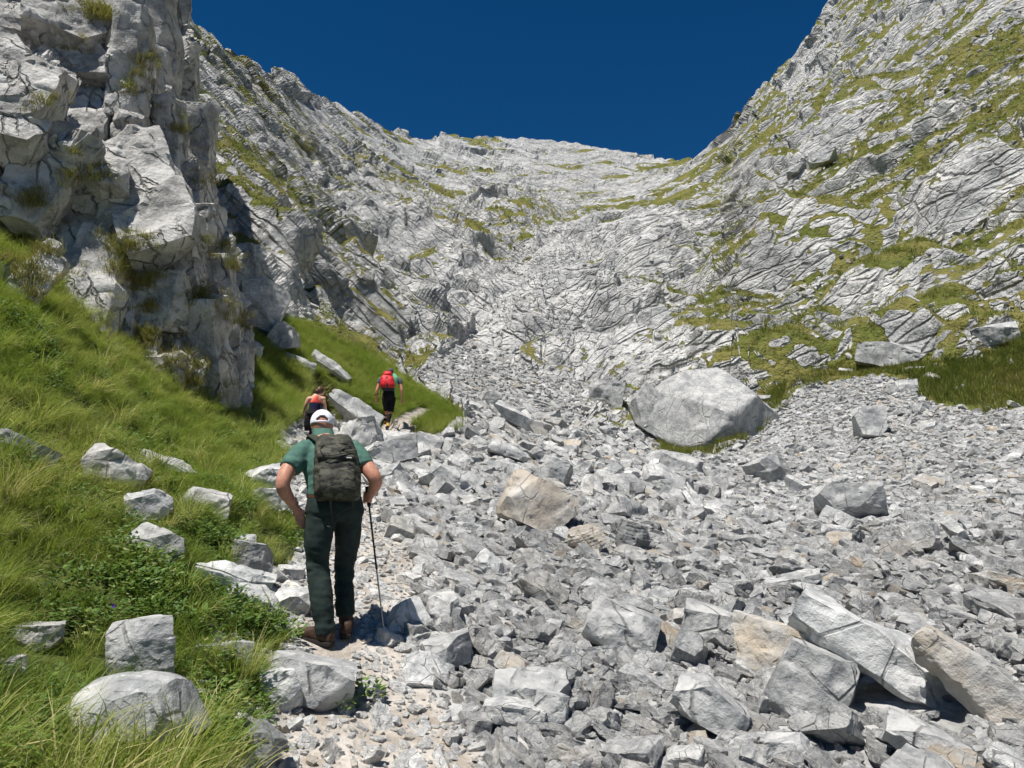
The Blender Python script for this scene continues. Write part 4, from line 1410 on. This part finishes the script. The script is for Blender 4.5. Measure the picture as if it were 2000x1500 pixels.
bm = bmesh.new()
hc = M(629, 829, .31)
rot_h = Matrix.Rotation(-AZ, 3, 'Z') @ Matrix.Rotation(R(-6), 3, 'X')
ell(bm, hc, .083, .104, .118, rot_h)
ell(bm, hc + FW * .035 - UPV * .06, .058, .062, .065, rot_h)                 # jaw
limb(bm, [hc + FW * .095 + UPV * .01, hc + FW * .122 - UPV * .022], [.012, .016], n=8)   # nose
limb(bm, [hc + FW * .086 - UPV * .062 - SD * .02, hc + FW * .086 - UPV * .062 + SD * .02], [.010, .010], n=8)  # lips
for sgn in (-1, 1):
    ell(bm, hc + SD * sgn * .079 - UPV * .012 - FW * .005, .010, .020, .032, rot_h, 2)
    ell(bm, hc + SD * sgn * .032 + FW * .088 + UPV * .018, .014, .010, .009, rot_h, 2)
limb(bm, [M(630, 843, .28), M(633, 868, .185)], [.060, .058])
limb(bm, [M(634, 872, .14), M(643, 905, .11), M(651, 950, .07), M(654, 980, .07)], [.11, .135, .115, .10], .72, SD)   # trunk under the clothes
for a, b in (((612, 872, .14), (588, 880, .12)), ((662, 872, .14), (696, 880, .12))):
    limb(bm, [M(*a) - UPV * .02, M(*b) - UPV * .015], [.05, .05])
limb(bm, [M(590, 880, .11), M(566, 912, .03), M(553, 941, -.03), M(557, 962, -.01), M(577, 991, .06)], [.052, .060, .054, .050, .031])
limb(bm, [M(575, 989, .055), M(583, 1002, .07), M(588, 1012, .075)], [.030, .040, .036], .5, SD + UPV * .3)
for (a, b, c_), r in ((((578, 1006, .07), (579, 1017, .07), (583, 1027, .075)), .0095), (((584, 1011, .07), (586, 1022, .07), (590, 1034, .08)), .010),
                      (((590, 1012, .075), (593, 1023, .08), (596, 1033, .09)), .010), (((595, 1010, .08), (599, 1019, .09), (602, 1027, .10)), .009),
                      (((584, 996, .06), (594, 998, .05), (603, 1001, .06)), .0115)):
    limb(bm, [M(*a), M(*b), M(*c_)], [r * 1.1, r, r * .8], n=8, m=3)
limb(bm, [M(696, 880, .11), M(714, 908, .05), M(731, 932, .0), M(733, 946, .05), M(724, 966, .20)], [.052, .060, .055, .050, .033])
hg = M(717, 971, .235)
limb(bm, [M(724, 966, .20), hg + SD * .012], [.032, .036], .8, SD)
for k in range(4):
    z = .030 - .021 * k
    limb(bm, [hg + SD * .034 + UPV * z, hg + SD * .012 - FW * .035 + UPV * (z - .003), hg - SD * .022 - FW * .024 + UPV * (z - .006), hg - SD * .024 + FW * .008 + UPV * (z - .006)],
         [.0105, .010, .010, .008], n=8, m=3)
limb(bm, [hg + SD * .026 + UPV * .036, hg + FW * .02 + UPV * .045, hg - SD * .02 + FW * .012 + UPV * .04], [.012, .0115, .009], n=8, m=3)
for pts in (((632, 1000, .08), (622, 1110, .08), (634, 1240, -.01)), ((678, 1000, .1), (674, 1103, .28), (676, 1215, .23))):
    limb(bm, [M(*p) for p in pts], [.10, .06, .045])
man = link("person", fuse("hiker_body", bm, M_SKIN, .0085, 3), label="hiker in teal polo and white cap climbing with one hand on his hip",
           category="person", group="hikers on the trail")

def folds(sx, sy, sz, amp, seed, lo=-99, hi=99):
    def f(co):
        q = co * np.array([sx, sy, sz])
        d = fbm(q, 3, seed)
        return amp * (1 - 2 * np.abs(d))
    return f

bm = bmesh.new()
rows = [(M(632, 853, .215), .082, .082), (M(636, 864, .18), .15, .105), (M(641, 880, .14), .215, .125), (M(645, 905, .115), .222, .142), (M(649, 930, .09), .205, .146),
        (M(652, 955, .07), .195, .14), (M(653, 968, .06), .20, .142)]
loft(bm, rows, FW)
limb(bm, [M(603, 874, .14), M(586, 890, .09), M(566, 916, .025)], [.070, .084, .080], n=18, ends=False)
limb(bm, [M(684, 874, .14), M(697, 890, .10), M(711, 914, .045)], [.070, .084, .080], n=18, ends=False)
link("shirt", fuse("polo_shirt", bm, M_SHIRT, .011, 5, folds(7, 7, 13, .009, 71)), man)
bm = bmesh.new()
skin_rings(bm, [ring(bm, M(632.5, 854, .205), SD * .088, FW * .085), ring(bm, M(631, 845, .235), SD * .083, FW * .08), ring(bm, M(630, 838, .255), SD * .079, FW * .076),
                ring(bm, M(630, 838.5, .255), SD * .073, FW * .07), ring(bm, M(631, 846, .235), SD * .076, FW * .073)], False)
solid("collar", bm, M_SHIRT, man)
bm = bmesh.new()
loft(bm, [(M(652, 952, .07), .175, .125), (M(653, 968, .07), .198, .142), (M(654, 985, .07), .212, .155), (M(654, 1004, .075), .215, .15), (M(653, 1018, .08), .16, .11)], FW)
limb(bm, [M(630, 1000, .075), M(621, 1055, .055), M(621, 1108, .075), M(627, 1165, .005), M(634, 1212, -.02), M(635.5, 1238, -.02)], [.112, .102, .078, .082, .070, .072], n=18, ends=False)
limb(bm, [M(680, 1000, .09), M(679, 1050, .19), M(674, 1103, .29), M(672, 1150, .27), M(674, 1188, .225), M(675, 1202, .22)], [.108, .098, .074, .072, .068, .070], n=18, ends=False)
def trou_fold(co):
    px, py, _ = project(co)
    q = co * np.array([6, 6, 16.0])
    d = 1 - 2.2 * np.abs(fbm(q, 2, 81))
    k = np.exp(-((py - 1112) / 40) ** 2) + np.exp(-((py - 1215) / 42) ** 2) + .45 * np.exp(-((py - 1015) / 22) ** 2) + .3
    return .009 * d * k + .004 * fbm(co * 22, 2, 83)
link("trousers", fuse("hiking_trousers", bm, M_TROU, .011, 4, trou_fold), man)
bm = bmesh.new()
skin_rings(bm, [ring(bm, M(652, 968, .07) + UPV * z, SD * .203, FW * .146, 32) for z in (-.018, .018)], False)
solid("belt", bm, plain("brown_belt", (0.09, 0.04, 0.025), .6), man)

def boot(H, ax, tip_up, w=1.0, ank=None):
    """heel point on the ground, unit direction to the toe, rise of the toe"""
    L = .30 * w
    s = Vector((ax.y, -ax.x, 0)).normalized()
    d = (ax * L + UPV * tip_up)
    n_ = s.cross(d).normalized()
    if n_.z < 0: n_ = -n_
    bm = bmesh.new()
    rs = []
    for t, hw, hh in ((0, .022, .03), (.03, .035, .048), (.15, .042, .056), (.35, .041, .056), (.55, .045, .048), (.72, .050, .040), (.87, .045, .033), (.96, .032, .026), (1.0, .016, .018)):
        rs.append(ring(bm, H + d * t + n_ * (hh + .018), s * hw * w, n_ * hh, 16, 2.6))
    skin_rings(bm, rs)
    a0 = H + d * .2 + n_ * .06
    limb(bm, [a0, ank if ank else a0 + UPV * .14], [.052, .056], n=14, ends=False)
    up_me = fuse("boot_upper", bm, M_BOOT, .008, 3)
    b = link("boot", up_me, man)
    bm = bmesh.new()
    rs = []
    for t, hw in ((-.015, .02), (.0, .034), (.12, .043), (.35, .040), (.55, .045), (.74, .052), (.88, .047), (.97, .033), (1.02, .015)):
        rs.append(ring(bm, H + d * t + n_ * .018, s * hw * w, n_ * .019, 12, 4.0))
    skin_rings(bm, rs)
    solid("sole", bm, M_SOLE, b)
    return b
boot(M(648, 1264, -.06), (-SD * .84 + FW * .54).normalized(), .05, 1.1, M(635, 1225, -.02))
boot(M(675, 1248, .12), (FW * 1.0 + SD * .05).normalized(), .07, 1.15, M(675, 1200, .21))

# cap: crown with the arched opening at the back, strap below it, brim in front
bm = bmesh.new()
cc = hc + UPV * .012
NA, NE = 48, 18
gridv = []
for i in range(NE + 1):
    e = R(-14) + (R(90) - R(-14)) * i / NE
    row = []
    for k in range(NA):
        a = 2 * math.pi * k / NA
        v = Vector((.093 * math.cos(e) * math.sin(a), -.113 * math.cos(e) * math.cos(a), .108 * math.sin(e) * (1.0 if e > 0 else .75)))
        row.append(bm.verts.new(cc + rot_h @ v))
    gridv.append(row)
for i in range(NE):
    for k in range(NA):
        kk = k if k <= NA / 2 else k - NA
        ea = (i + .5) / NE * 104 - 14
        aa = (kk + .5) * 360 / NA
        if 0 < ea < 19 * math.sqrt(max(0, 1 - (aa / 33.0) ** 2)):
            continue
        f = (gridv[i][k], gridv[i][(k + 1) % NA], gridv[i + 1][(k + 1) % NA], gridv[i + 1][k])
        bm.faces.new(f)
bmesh.ops.remove_doubles(bm, verts=bm.verts, dist=1e-4)
capo = solid("cap", bm, M_CAPW, man)
sol = capo.modifiers.new("thickness", 'SOLIDIFY')
sol.thickness = .003
bm = bmesh.new()
b0, b1 = [], []
for k in range(13):
    a = R(-62 + 124 * k / 12)
    b0.append(bm.verts.new(cc + rot_h @ Vector((.090 * math.sin(a), .108 * math.cos(a), -.015))))
    b1.append(bm.verts.new(cc + rot_h @ Vector((.075 * math.sin(a), .108 * math.cos(a) + .075 * math.cos(a * 1.2), -.032 - .012 * abs(math.sin(a))))))
for k in range(12):
    bm.faces.new((b0[k], b0[k + 1], b1[k + 1], b1[k]))
br = solid("brim", bm, M_CAPW, capo)
sol = br.modifiers.new("thickness", 'SOLIDIFY')
sol.thickness = .004
bm = bmesh.new()
wv = (M(577, 991, .06) - M(557, 962, -.01)).normalized()
s_, w_ = SD - wv * SD.dot(wv), None
s_.normalize(); w_ = wv.cross(s_)
pts = [M(574, 986, .05) + (s_ * math.cos(a) + w_ * math.sin(a)) * .036 for a in [2 * math.pi * k / 16 for k in range(17)]]
limb(bm, pts, [.005] * 17, n=6, m=1, ends=False)
solid("bracelet", bm, plain("metal_bracelet", (.45, .40, .32), .35, .5, metal=.7), man)

# the pack on his back
bm = bmesh.new()
pk = Vector((0, 0, 0))
def K(px, py, dr): return M(px, py, dr)
loft(bm, [(K(660, 977, -.07), .132, .06), (K(660, 972, -.08), .154, .085), (K(659, 955, -.09), .164, .105), (K(658, 920, -.07), .163, .112), (K(656, 888, -.035), .153, .108), (K(654, 866, .0), .132, .095), (K(653, 855, .03), .115, .07), (K(653, 851, .04), .08, .045)], FW, 32, 3.0)
pmesh = fuse("backpack_bag", bm, M_CAMO, .010, 3, folds(8, 8, 12, .012, 91))
pack = link("backpack", pmesh, label="dark olive camouflage daypack worn by the hiker in the teal polo", category="backpack")
bm = bmesh.new()
loft(bm, [(K(659, 968, -.165), .115, .03), (K(659, 955, -.18), .128, .045), (K(659, 935, -.175), .130, .045), (K(659, 918, -.155), .124, .035), (K(659, 912, -.14), .11, .02)], FW, 24, 3.5)
link("front_pocket", fuse("pack_pocket", bm, M_CAMO, .009, 2, folds(10, 10, 14, .006, 92)), pack)
bm = bmesh.new()
loft(bm, [(K(656, 900, -.145), .134, .012), (K(656, 894, -.155), .140, .022), (K(656, 886, -.14), .140, .025), (K(655, 880, -.12), .134, .012)], FW, 24, 3.0)
link("lid_roll", fuse("pack_lid_roll", bm, M_CAMO, .009, 2), pack)
def cord(name, pts, r, mat, parent, n=6):
    bm = bmesh.new()
    limb(bm, pts, [r] * len(pts), n=n, m=4)
    return solid(name, bm, mat, parent)
zig = [(625, 872), (655, 866), (684, 868), (662, 882), (692, 880), (640, 890), (625, 878)]
cord("bungee_cord", [K(a, b, -.155 + .0040 * (880 - b)) for a, b in zig], .0042, M_STRAP, pack)
for sx in (1, -1):
    x0 = 654 + sx * 30
    bm = bmesh.new()
    limb(bm, [K(655 + sx * 26, 864, -.02), K(646 + sx * 30, 855, .07), K(641 + sx * 33, 852, .16), K(641 + sx * 36, 862, .27)], [.032, .034, .034, .03], .42, SD, n=12)
    solid("shoulder_strap", bm, M_STRAP, pack)
    bm = bmesh.new()
    limb(bm, [K(658 + sx * 40, 962, -.02), K(652 + sx * 52, 940, .10), K(650 + sx * 54, 925, .22)], [.014] * 3, .25, FW, n=8)
    solid("side_strap", bm, M_STRAP, pack)
cord("hanging_strap", [K(645, 972, -.15), K(646, 990, -.12), K(648, 1012, -.10), K(650, 1026, -.10)], .009, M_STRAP, pack)
cord("hanging_strap", [K(690, 972, -.15), K(689, 985, -.12), K(688, 996, -.12)], .008, M_STRAP, pack)
cord("loose_cord", [K(648, 1012, -.12), K(660, 1005, -.13), K(678, 993, -.14), K(695, 989, -.15)], .0045, M_STRAP, pack)
cord("strap_end", [K(640, 1028, -.11), K(648, 1029, -.11), K(655, 1022, -.11)], .006, M_STRAP, pack)
bm = bmesh.new()
limb(bm, [K(678, 894, -.185), K(686, 894.5, -.185)], [.006, .006], .5, UPV, n=8)
solid("label_patch", bm, plain("pale_patch", (.45, .45, .42), .6), pack)

# trekking pole
tipP, _r = hit(752, 1252)
top = hg + UPV * .055 + (hg - tipP).normalized() * .02
axp = (tipP - top).normalized()
def pole(a, b, r, name, mat, parent, n=10):
    bm = bmesh.new()
    limb(bm, [top + axp * a, top + axp * b], [r, r * .96], n=n, m=1, ends=False)
    return solid(name, bm, mat, parent)
Lp = (tipP - top).length
M_PK = plain("black_pole_lacquer", (.012, .012, .013), .35, .5)
M_PS = plain("silver_pole_tube", (.32, .34, .37), .3, .5, metal=.8)
polo = link("trekking_pole", None, label="slim black and silver trekking pole in the teal hiker's right hand", category="trekking pole")
pole(-.01, .15, .016, "grip", plain("grip_foam", (.015, .014, .014), .8), polo)
pole(.15, Lp * .52, .0078, "shaft", M_PK, polo)
pole(Lp * .52, Lp * .78, .0066, "shaft", M_PS, polo)
pole(Lp * .78, Lp * .955, .0056, "shaft", M_PS, polo)
pole(Lp * .5, Lp * .54, .0095, "clamp", M_PK, polo)
pole(Lp * .94, Lp * .953, .016, "basket", M_PK, polo)
pole(Lp * .955, Lp * 1.005, .0042, "tip", M_PK, polo)

# ---- the woman in the coral racerback ------------------------------------------------------------
def W(px, py, dr=0.0):
    return at(px, py, 18.0 + dr)
AZ = math.atan2(612 - 1000, FPX)
FW = Vector((math.sin(AZ), math.cos(AZ), 0)); SD = Vector((FW.y, -FW.x, 0))
bm = bmesh.new()
hw_ = W(626.5, 764, .12)
look = (FW * .75 + SD * .65).normalized()
rw = Matrix.Rotation(math.atan2(-look.x, look.y), 3, 'Z') @ Matrix.Rotation(R(-28), 3, 'X')
ell(bm, hw_, .072, .092, .108, rw)
ell(bm, hw_ + look * .04 - UPV * .05, .052, .055, .055, rw)
limb(bm, [hw_ + look * .09 - UPV * .01, hw_ + look * .115 - UPV * .035], [.010, .013], n=8)
limb(bm, [hw_ + look * .08 - UPV * .07 - SD * .012, hw_ + look * .08 - UPV * .07 + SD * .012], [.008, .008], n=8)
limb(bm, [W(624, 768, .1), W(619, 777, .06)], [.046, .052])
limb(bm, [W(618, 778, .05), W(616, 790, .03), W(613, 803, .02), W(611, 812, .02)], [.12, .125, .11, .13], .68, SD)
limb(bm, [W(604, 779, .05), W(632, 779, .05)], [.058, .058])
limb(bm, [W(603, 779, .05), W(598, 790, .08), W(595, 802, .2), W(594, 808, .35)], [.052, .044, .038, .028])
limb(bm, [W(631, 779, .05), W(634, 790, .06), W(635, 797, .18), W(637, 801, .36)], [.052, .044, .038, .028])
for bx, by, sg in ((594, 808, -1), (637, 801, 1)):
    limb(bm, [W(bx, by, .35), W(bx + sg, by + 4, .42)], [.032, .034], .55, SD, n=8)
    for k in range(4):
        limb(bm, [W(bx + sg - 2 + 1.4 * k, by + 4, .42), W(bx + sg - 2 + 1.4 * k, by + 9, .45)], [.009, .007], n=6, m=2)
    limb(bm, [W(bx - sg * 1.5, by + 1, .38), W(bx - sg * 3, by + 5, .42)], [.010, .008], n=6, m=2)
for pts in (((606, 812, .02), (603, 838, .1), (603, 864, -.02)), ((619, 812, .02), (622, 836, .22), (620, 858, .3))):
    limb(bm, [W(*p) for p in pts], [.095, .062, .042])
woman = link("person", fuse("walker_body", bm, M_SKIN2, .012, 2), label="woman in coral racerback top with ponytail, half hidden behind the white cap",
             category="person", group="hikers on the trail")
M_CORAL = cloth("coral_top", (0.66, 0.10, 0.075)); M_NAVY = cloth("navy_band", (0.012, 0.014, 0.045))
bm = bmesh.new()
loft(bm, [(W(613, 803, .02), .128, .098), (W(615, 795, .03), .130, .10), (W(616, 787.5, .035), .138, .102)], FW)
link("top_lower", fuse("navy_top", bm, M_NAVY, .014, 2), woman)
bm = bmesh.new()
loft(bm, [(W(616, 788, .035), .138, .103), (W(617, 783, .04), .115, .105), (W(618, 777, .045), .060, .100), (W(619, 772.5, .06), .055, .075)], FW)
link("racerback", fuse("coral_racerback", bm, M_CORAL, .013, 2), woman)
bm = bmesh.new()
M_HAIRB = plain("brown_hair", (0.085, 0.040, 0.022), .5, .4, 80, .4, .6, 60, .006)
ell(bm, hw_ + UPV * .018 - look * .016, .079, .096, .104, rw)
limb(bm, [hw_ - look * .085 + UPV * .02, hw_ - look * .13 - UPV * .02, hw_ - look * .12 - UPV * .09], [.034, .038, .018], n=10)
link("hair", fuse("walker_hair", bm, M_HAIRB, .011, 1, folds(30, 30, 30, .006, 12)), woman)
bm = bmesh.new()
loft(bm, [(W(613, 801, .02), .128, .10), (W(612, 808, .02), .155, .115), (W(612, 816, .03), .165, .12), (W(612, 822, .05), .12, .09)], FW)
limb(bm, [W(605, 814, .02), W(602, 838, .1), W(602, 862, -.02)], [.098, .082, .07], n=14, ends=False)
limb(bm, [W(619, 814, .02), W(622, 836, .22), W(620, 856, .3)], [.098, .082, .07], n=14, ends=False)
link("trousers", fuse("black_trousers", bm, M_BLACK, .014, 2, folds(6, 6, 12, .010, 14)), woman)
bm = bmesh.new()
limb(bm, [W(600, 806, -.02), W(606, 808, -.11), W(616, 807, -.11), W(626, 804, -.02)], [.04, .05, .05, .04], n=10)
limb(bm, [W(603, 808, -.08), W(600, 826, -.09), W(599, 842, -.06)], [.07, .07, .05], .4, SD, n=10)
link("tied_jacket", fuse("waist_jacket", bm, M_BLACK, .014, 2, folds(6, 6, 12, .012, 15)), woman)
for px, py, dr in ((603, 866, -.05), (620, 860, .27)):
    bm = bmesh.new()
    h0 = W(px, py, dr)
    limb(bm, [h0 + UPV * .045, h0 + FW * .12 + UPV * .045, h0 + FW * .22 + UPV * .035], [.048, .046, .036], n=10)
    limb(bm, [h0 + UPV * .05 + FW * .04, h0 + UPV * .13 + FW * .03], [.048, .05], n=10)
    link("shoe", fuse("walker_shoe", bm, M_SOLE, .012, 2), woman)

# ---- the man with the red pack -------------------------------------------------------------------
def Q(px, py, dr=0.0):
    return at(px, py, 24.0 + dr)
AZ = math.atan2(758 - 1000, FPX)
FW = Vector((math.sin(AZ), math.cos(AZ), 0)); SD = Vector((FW.y, -FW.x, 0))
bm = bmesh.new()
hm = Q(763, 726.5, .22)
rm = Matrix.Rotation(-AZ, 3, 'Z') @ Matrix.Rotation(R(-12), 3, 'X')
ell(bm, hm, .076, .097, .118, rm)
ell(bm, hm + FW * .035 - UPV * .06, .058, .062, .065, rm)
limb(bm, [hm + FW * .095 + UPV * .01, hm + FW * .122 - UPV * .022], [.012, .016], n=8)
for sgn in (-1, 1):
    ell(bm, hm + SD * sgn * .079 - UPV * .012, .010, .020, .030, rm, 2)
limb(bm, [Q(762, 731, .18), Q(761, 738, .14)], [.058, .064])
limb(bm, [Q(760, 740, .12), Q(759, 752, .10), Q(759, 764, .08), Q(759, 772, .08)], [.13, .14, .125, .135], .7, SD)
limb(bm, [Q(743, 741, .12), Q(779, 741, .12)], [.066, .066])
limb(bm, [Q(742, 741, .12), Q(739, 754, .08), Q(736, 764, .06), Q(735, 777, .14)], [.060, .054, .046, .030])
limb(bm, [Q(780, 741, .12), Q(783, 755, .08), Q(785, 764, .06), Q(785.5, 777, .12)], [.060, .054, .046, .030])
for bx, sg, dr in ((735, -1, .14), (785.5, 1, .12)):
    limb(bm, [Q(bx, 777, dr), Q(bx + sg * .3, 782, dr + .03)], [.030, .038], .6, FW, n=8)
    for k in range(4):
        limb(bm, [Q(bx - 1.8 + 1.25 * k, 782, dr + .03), Q(bx - 1.6 + 1.2 * k - sg * .4, 786.2, dr + .06), Q(bx - 1.5 + 1.1 * k - sg * 1.0, 788.4 - abs(k - 1.4) * .5, dr + .09)], [.0095, .009, .007], n=6, m=2)
    limb(bm, [Q(bx - sg * 1.8, 779.5, dr), Q(bx - sg * 2.8, 783.5, dr + .05)], [.011, .009], n=6, m=2)
for pts in (((753, 775, .08), (755, 800, .18), (753, 820, .45)), ((765, 775, .08), (763, 801, .10), (757, 828, -.02))):
    limb(bm, [Q(*p) for p in pts], [.10, .066, .050])
red = link("person", fuse("leader_body", bm, M_SKIN, .012, 2), label="man in grey cap, black shorts and knee socks walking ahead with a red pack", category="person", group="hikers on the trail")
M_GREYT = cloth("grey_tshirt", (0.085, 0.095, 0.115)); M_CAPG = cloth("grey_cap_cloth", (0.075, 0.080, 0.10))
bm = bmesh.new()
loft(bm, [(Q(761, 735, .15), .085, .08), (Q(760.5, 739, .13), .17, .11), (Q(760, 745, .11), .20, .13), (Q(759, 757, .09), .185, .135), (Q(759, 766, .08), .175, .13)], FW)
limb(bm, [Q(748, 740, .12), Q(742, 743, .11), Q(740.5, 749.5, .095)], [.066, .075, .072], n=14, ends=False)
limb(bm, [Q(774, 740, .12), Q(780, 743, .11), Q(781.8, 749.5, .095)], [.066, .075, .072], n=14, ends=False)
link("shirt", fuse("grey_tee", bm, M_GREYT, .013, 3, folds(7, 7, 12, .008, 31)), red)
bm = bmesh.new()
loft(bm, [(Q(759, 763, .08), .165, .125), (Q(759, 770, .08), .185, .14), (Q(759, 778, .08), .19, .14), (Q(759, 783, .09), .14, .10)], FW)
limb(bm, [Q(752.5, 777, .08), Q(754, 790, .14), Q(755, 802, .19)], [.112, .10, .088], n=16, ends=False)
limb(bm, [Q(766, 777, .08), Q(765, 790, .09), Q(763, 804, .10)], [.112, .10, .090], n=16, ends=False)
link("shorts", fuse("black_shorts", bm, M_BLACK, .013, 2, folds(7, 7, 14, .008, 33)), red)
for pts in (((754.5, 808, .27), (753.5, 814, .38), (753, 823, .44)), ((761.5, 809, .06), (759.5, 817, .01), (757.5, 828, -.03))):
    bm = bmesh.new()
    limb(bm, [Q(*p) for p in pts], [.068, .066, .054], n=12, ends=False)
    link("sock", fuse("knee_sock", bm, M_BLACK, .012, 2), red)
M_YEL = plain("yellow_shoe", (0.62, 0.36, 0.03), .6, .3, 50, .2)
for px, py, dr in ((757.5, 834.5, -.06), (753, 827, .42)):
    bm = bmesh.new()
    h0 = Q(px, py, dr)
    limb(bm, [h0 + UPV * .05, h0 + FW * .13 + UPV * .055, h0 + FW * .24 + UPV * .05], [.050, .050, .040], n=10)
    limb(bm, [h0 + UPV * .06 + FW * .03, h0 + UPV * .13 + FW * .03], [.052, .054], n=10)
    sh = link("shoe", fuse("yellow_hiking_shoe", bm, M_YEL, .012, 2), red)
    bm = bmesh.new()
    skin_rings(bm, [ring(bm, h0 + FW * t + UPV * .014 * (1 + 2 * t), SD * w_, UPV * .016, 10, 4) for t, w_ in ((-.05, .03), (.0, .05), (.13, .05), (.24, .042), (.28, .02))])
    solid("sole", bm, M_SOLE, sh)
bm = bmesh.new()
ell(bm, hm + UPV * .022, .088, .108, .105, rm)
limb(bm, [hm + FW * .09 + UPV * .03, hm + FW * .175 + UPV * .015], [.07, .055], .15, SD, n=12)
link("cap", fuse("grey_cap", bm, M_CAPG, .011, 2), red)
cordb = [Q(735.7, 770, .10) + (SD * math.cos(a) + FW * math.sin(a)) * .043 for a in [2 * math.pi * k / 12 for k in range(13)]]
bm = bmesh.new()
limb(bm, cordb, [.016] * 13, n=6, m=1, ends=False)
solid("wristband", bm, M_BLACK, red)
M_RED = plain("red_pack_nylon", (0.62, 0.018, 0.028), .55, .35, 9, .25, .5, 16, .02)
M_DK = cloth("dark_pack_trim", (0.03, 0.033, 0.042))
M_MINT = cloth("mint_cloth", (0.16, 0.48, 0.28))
bm = bmesh.new()
loft(bm, [(Q(757, 759, -.12), .16, .07), (Q(757, 754, -.14), .215, .12), (Q(757, 746, -.14), .215, .125), (Q(756.5, 738, -.11), .185, .115), (Q(756, 733, -.08), .14, .09)], FW, 24, 2.8)
rp = link("backpack", fuse("red_pack_bag", bm, M_RED, .013, 2, folds(6, 6, 10, .014, 41)), label="bright red hiking backpack on the man walking ahead", category="backpack")
bm = bmesh.new()
loft(bm, [(Q(756.5, 735, -.11), .11, .08), (Q(757, 730.5, -.10), .13, .10), (Q(757.5, 727, -.07), .115, .09), (Q(757.5, 725.3, -.05), .06, .05)], FW, 20, 2.4)
link("lid", fuse("red_pack_lid", bm, M_RED, .012, 2, folds(6, 6, 10, .008, 42)), rp)
bm = bmesh.new()
loft(bm, [(Q(757, 763.5, -.06), .13, .07), (Q(757, 760, -.10), .185, .105), (Q(757, 757.5, -.13), .19, .105)], FW, 20, 2.8)
link("base_panel", fuse("pack_base", bm, M_DK, .013, 2), rp)
bm = bmesh.new()
limb(bm, [Q(756.5, 737, -.23), Q(756.5, 748, -.275), Q(757, 757, -.255)], [.022] * 3, .35, SD, n=8)
solid("centre_strap", bm, M_DK, rp)
bm = bmesh.new()
limb(bm, [Q(770, 732, .0), Q(772.5, 739, -.02), Q(772, 750, .0)], [.05, .075, .05], .45, SD, n=12)
solid("towel", bm, M_MINT, rp)["label"] = "mint green cloth tucked in the pack side"
for sx in (-1, 1):
    bm = bmesh.new()
    limb(bm, [Q(757 + sx * 8, 734, -.03), Q(759 + sx * 10, 733, .12), Q(759 + sx * 11, 738, .26)], [.03] * 3, .3, SD, n=8)
    solid("shoulder_strap", bm, M_DK, rp)
    cord("hip_cord", [Q(757 + sx * 13, 757, -.04), Q(758 + sx * 15, 765, .0), Q(757 + sx * 14, 772, -.02)], .008, M_MINT if sx > 0 else M_DK, rp)

# ------------------------------------------------------------------ single flowers in the grass
def flower(px, py, col, label, size=.013, n=5):
    P, r = hit(px, py + 12)
    c = at(px, py, r - .12)
    root = link("flower", None, label=label, category="flower")
    root.location = P
    mt = plain("petal_" + label.split()[0] + str(px), col, .6)
    bm = bmesh.new()
    limb(bm, [Vector((0, 0, -.02)), (c - P) * .6 + Vector((.01, 0, .02)), c - P], [.0018, .0016, .0014], n=5, m=3)
    solid("stem", bm, M_HERB, root)
    toc = (ORG - c).normalized()
    s_ = toc.cross(UPV).normalized(); u_ = s_.cross(toc)
    for k in range(n):
        a = 2 * math.pi * k / n
        d = s_ * math.cos(a) + u_ * math.sin(a) + toc * .35
        bm = bmesh.new()
        limb(bm, [c - P + d * .002, c - P + d * size * .6, c - P + d * size], [.002, size * .42, .002], .25, d.cross(toc), n=6, m=2, ends=False)
        solid("petal", bm, mt, root)
flower(200, 1440, (.13, .05, .38), "small violet bellflower in front of the bottom left boulder")
flower(221, 1184, (.13, .05, .38), "small violet flower above the notched block")
flower(46, 1022, (.13, .06, .36), "tiny violet flower high on the grass bank", .012)
flower(108, 1418, (.75, .75, .70), "white flower at the left end of the bottom left boulder", .018, 9)
flower(43, 1462, (.75, .62, .05), "yellow flower near the bottom left corner", .013, 7)
print("people", round(time.time() - T0, 1))
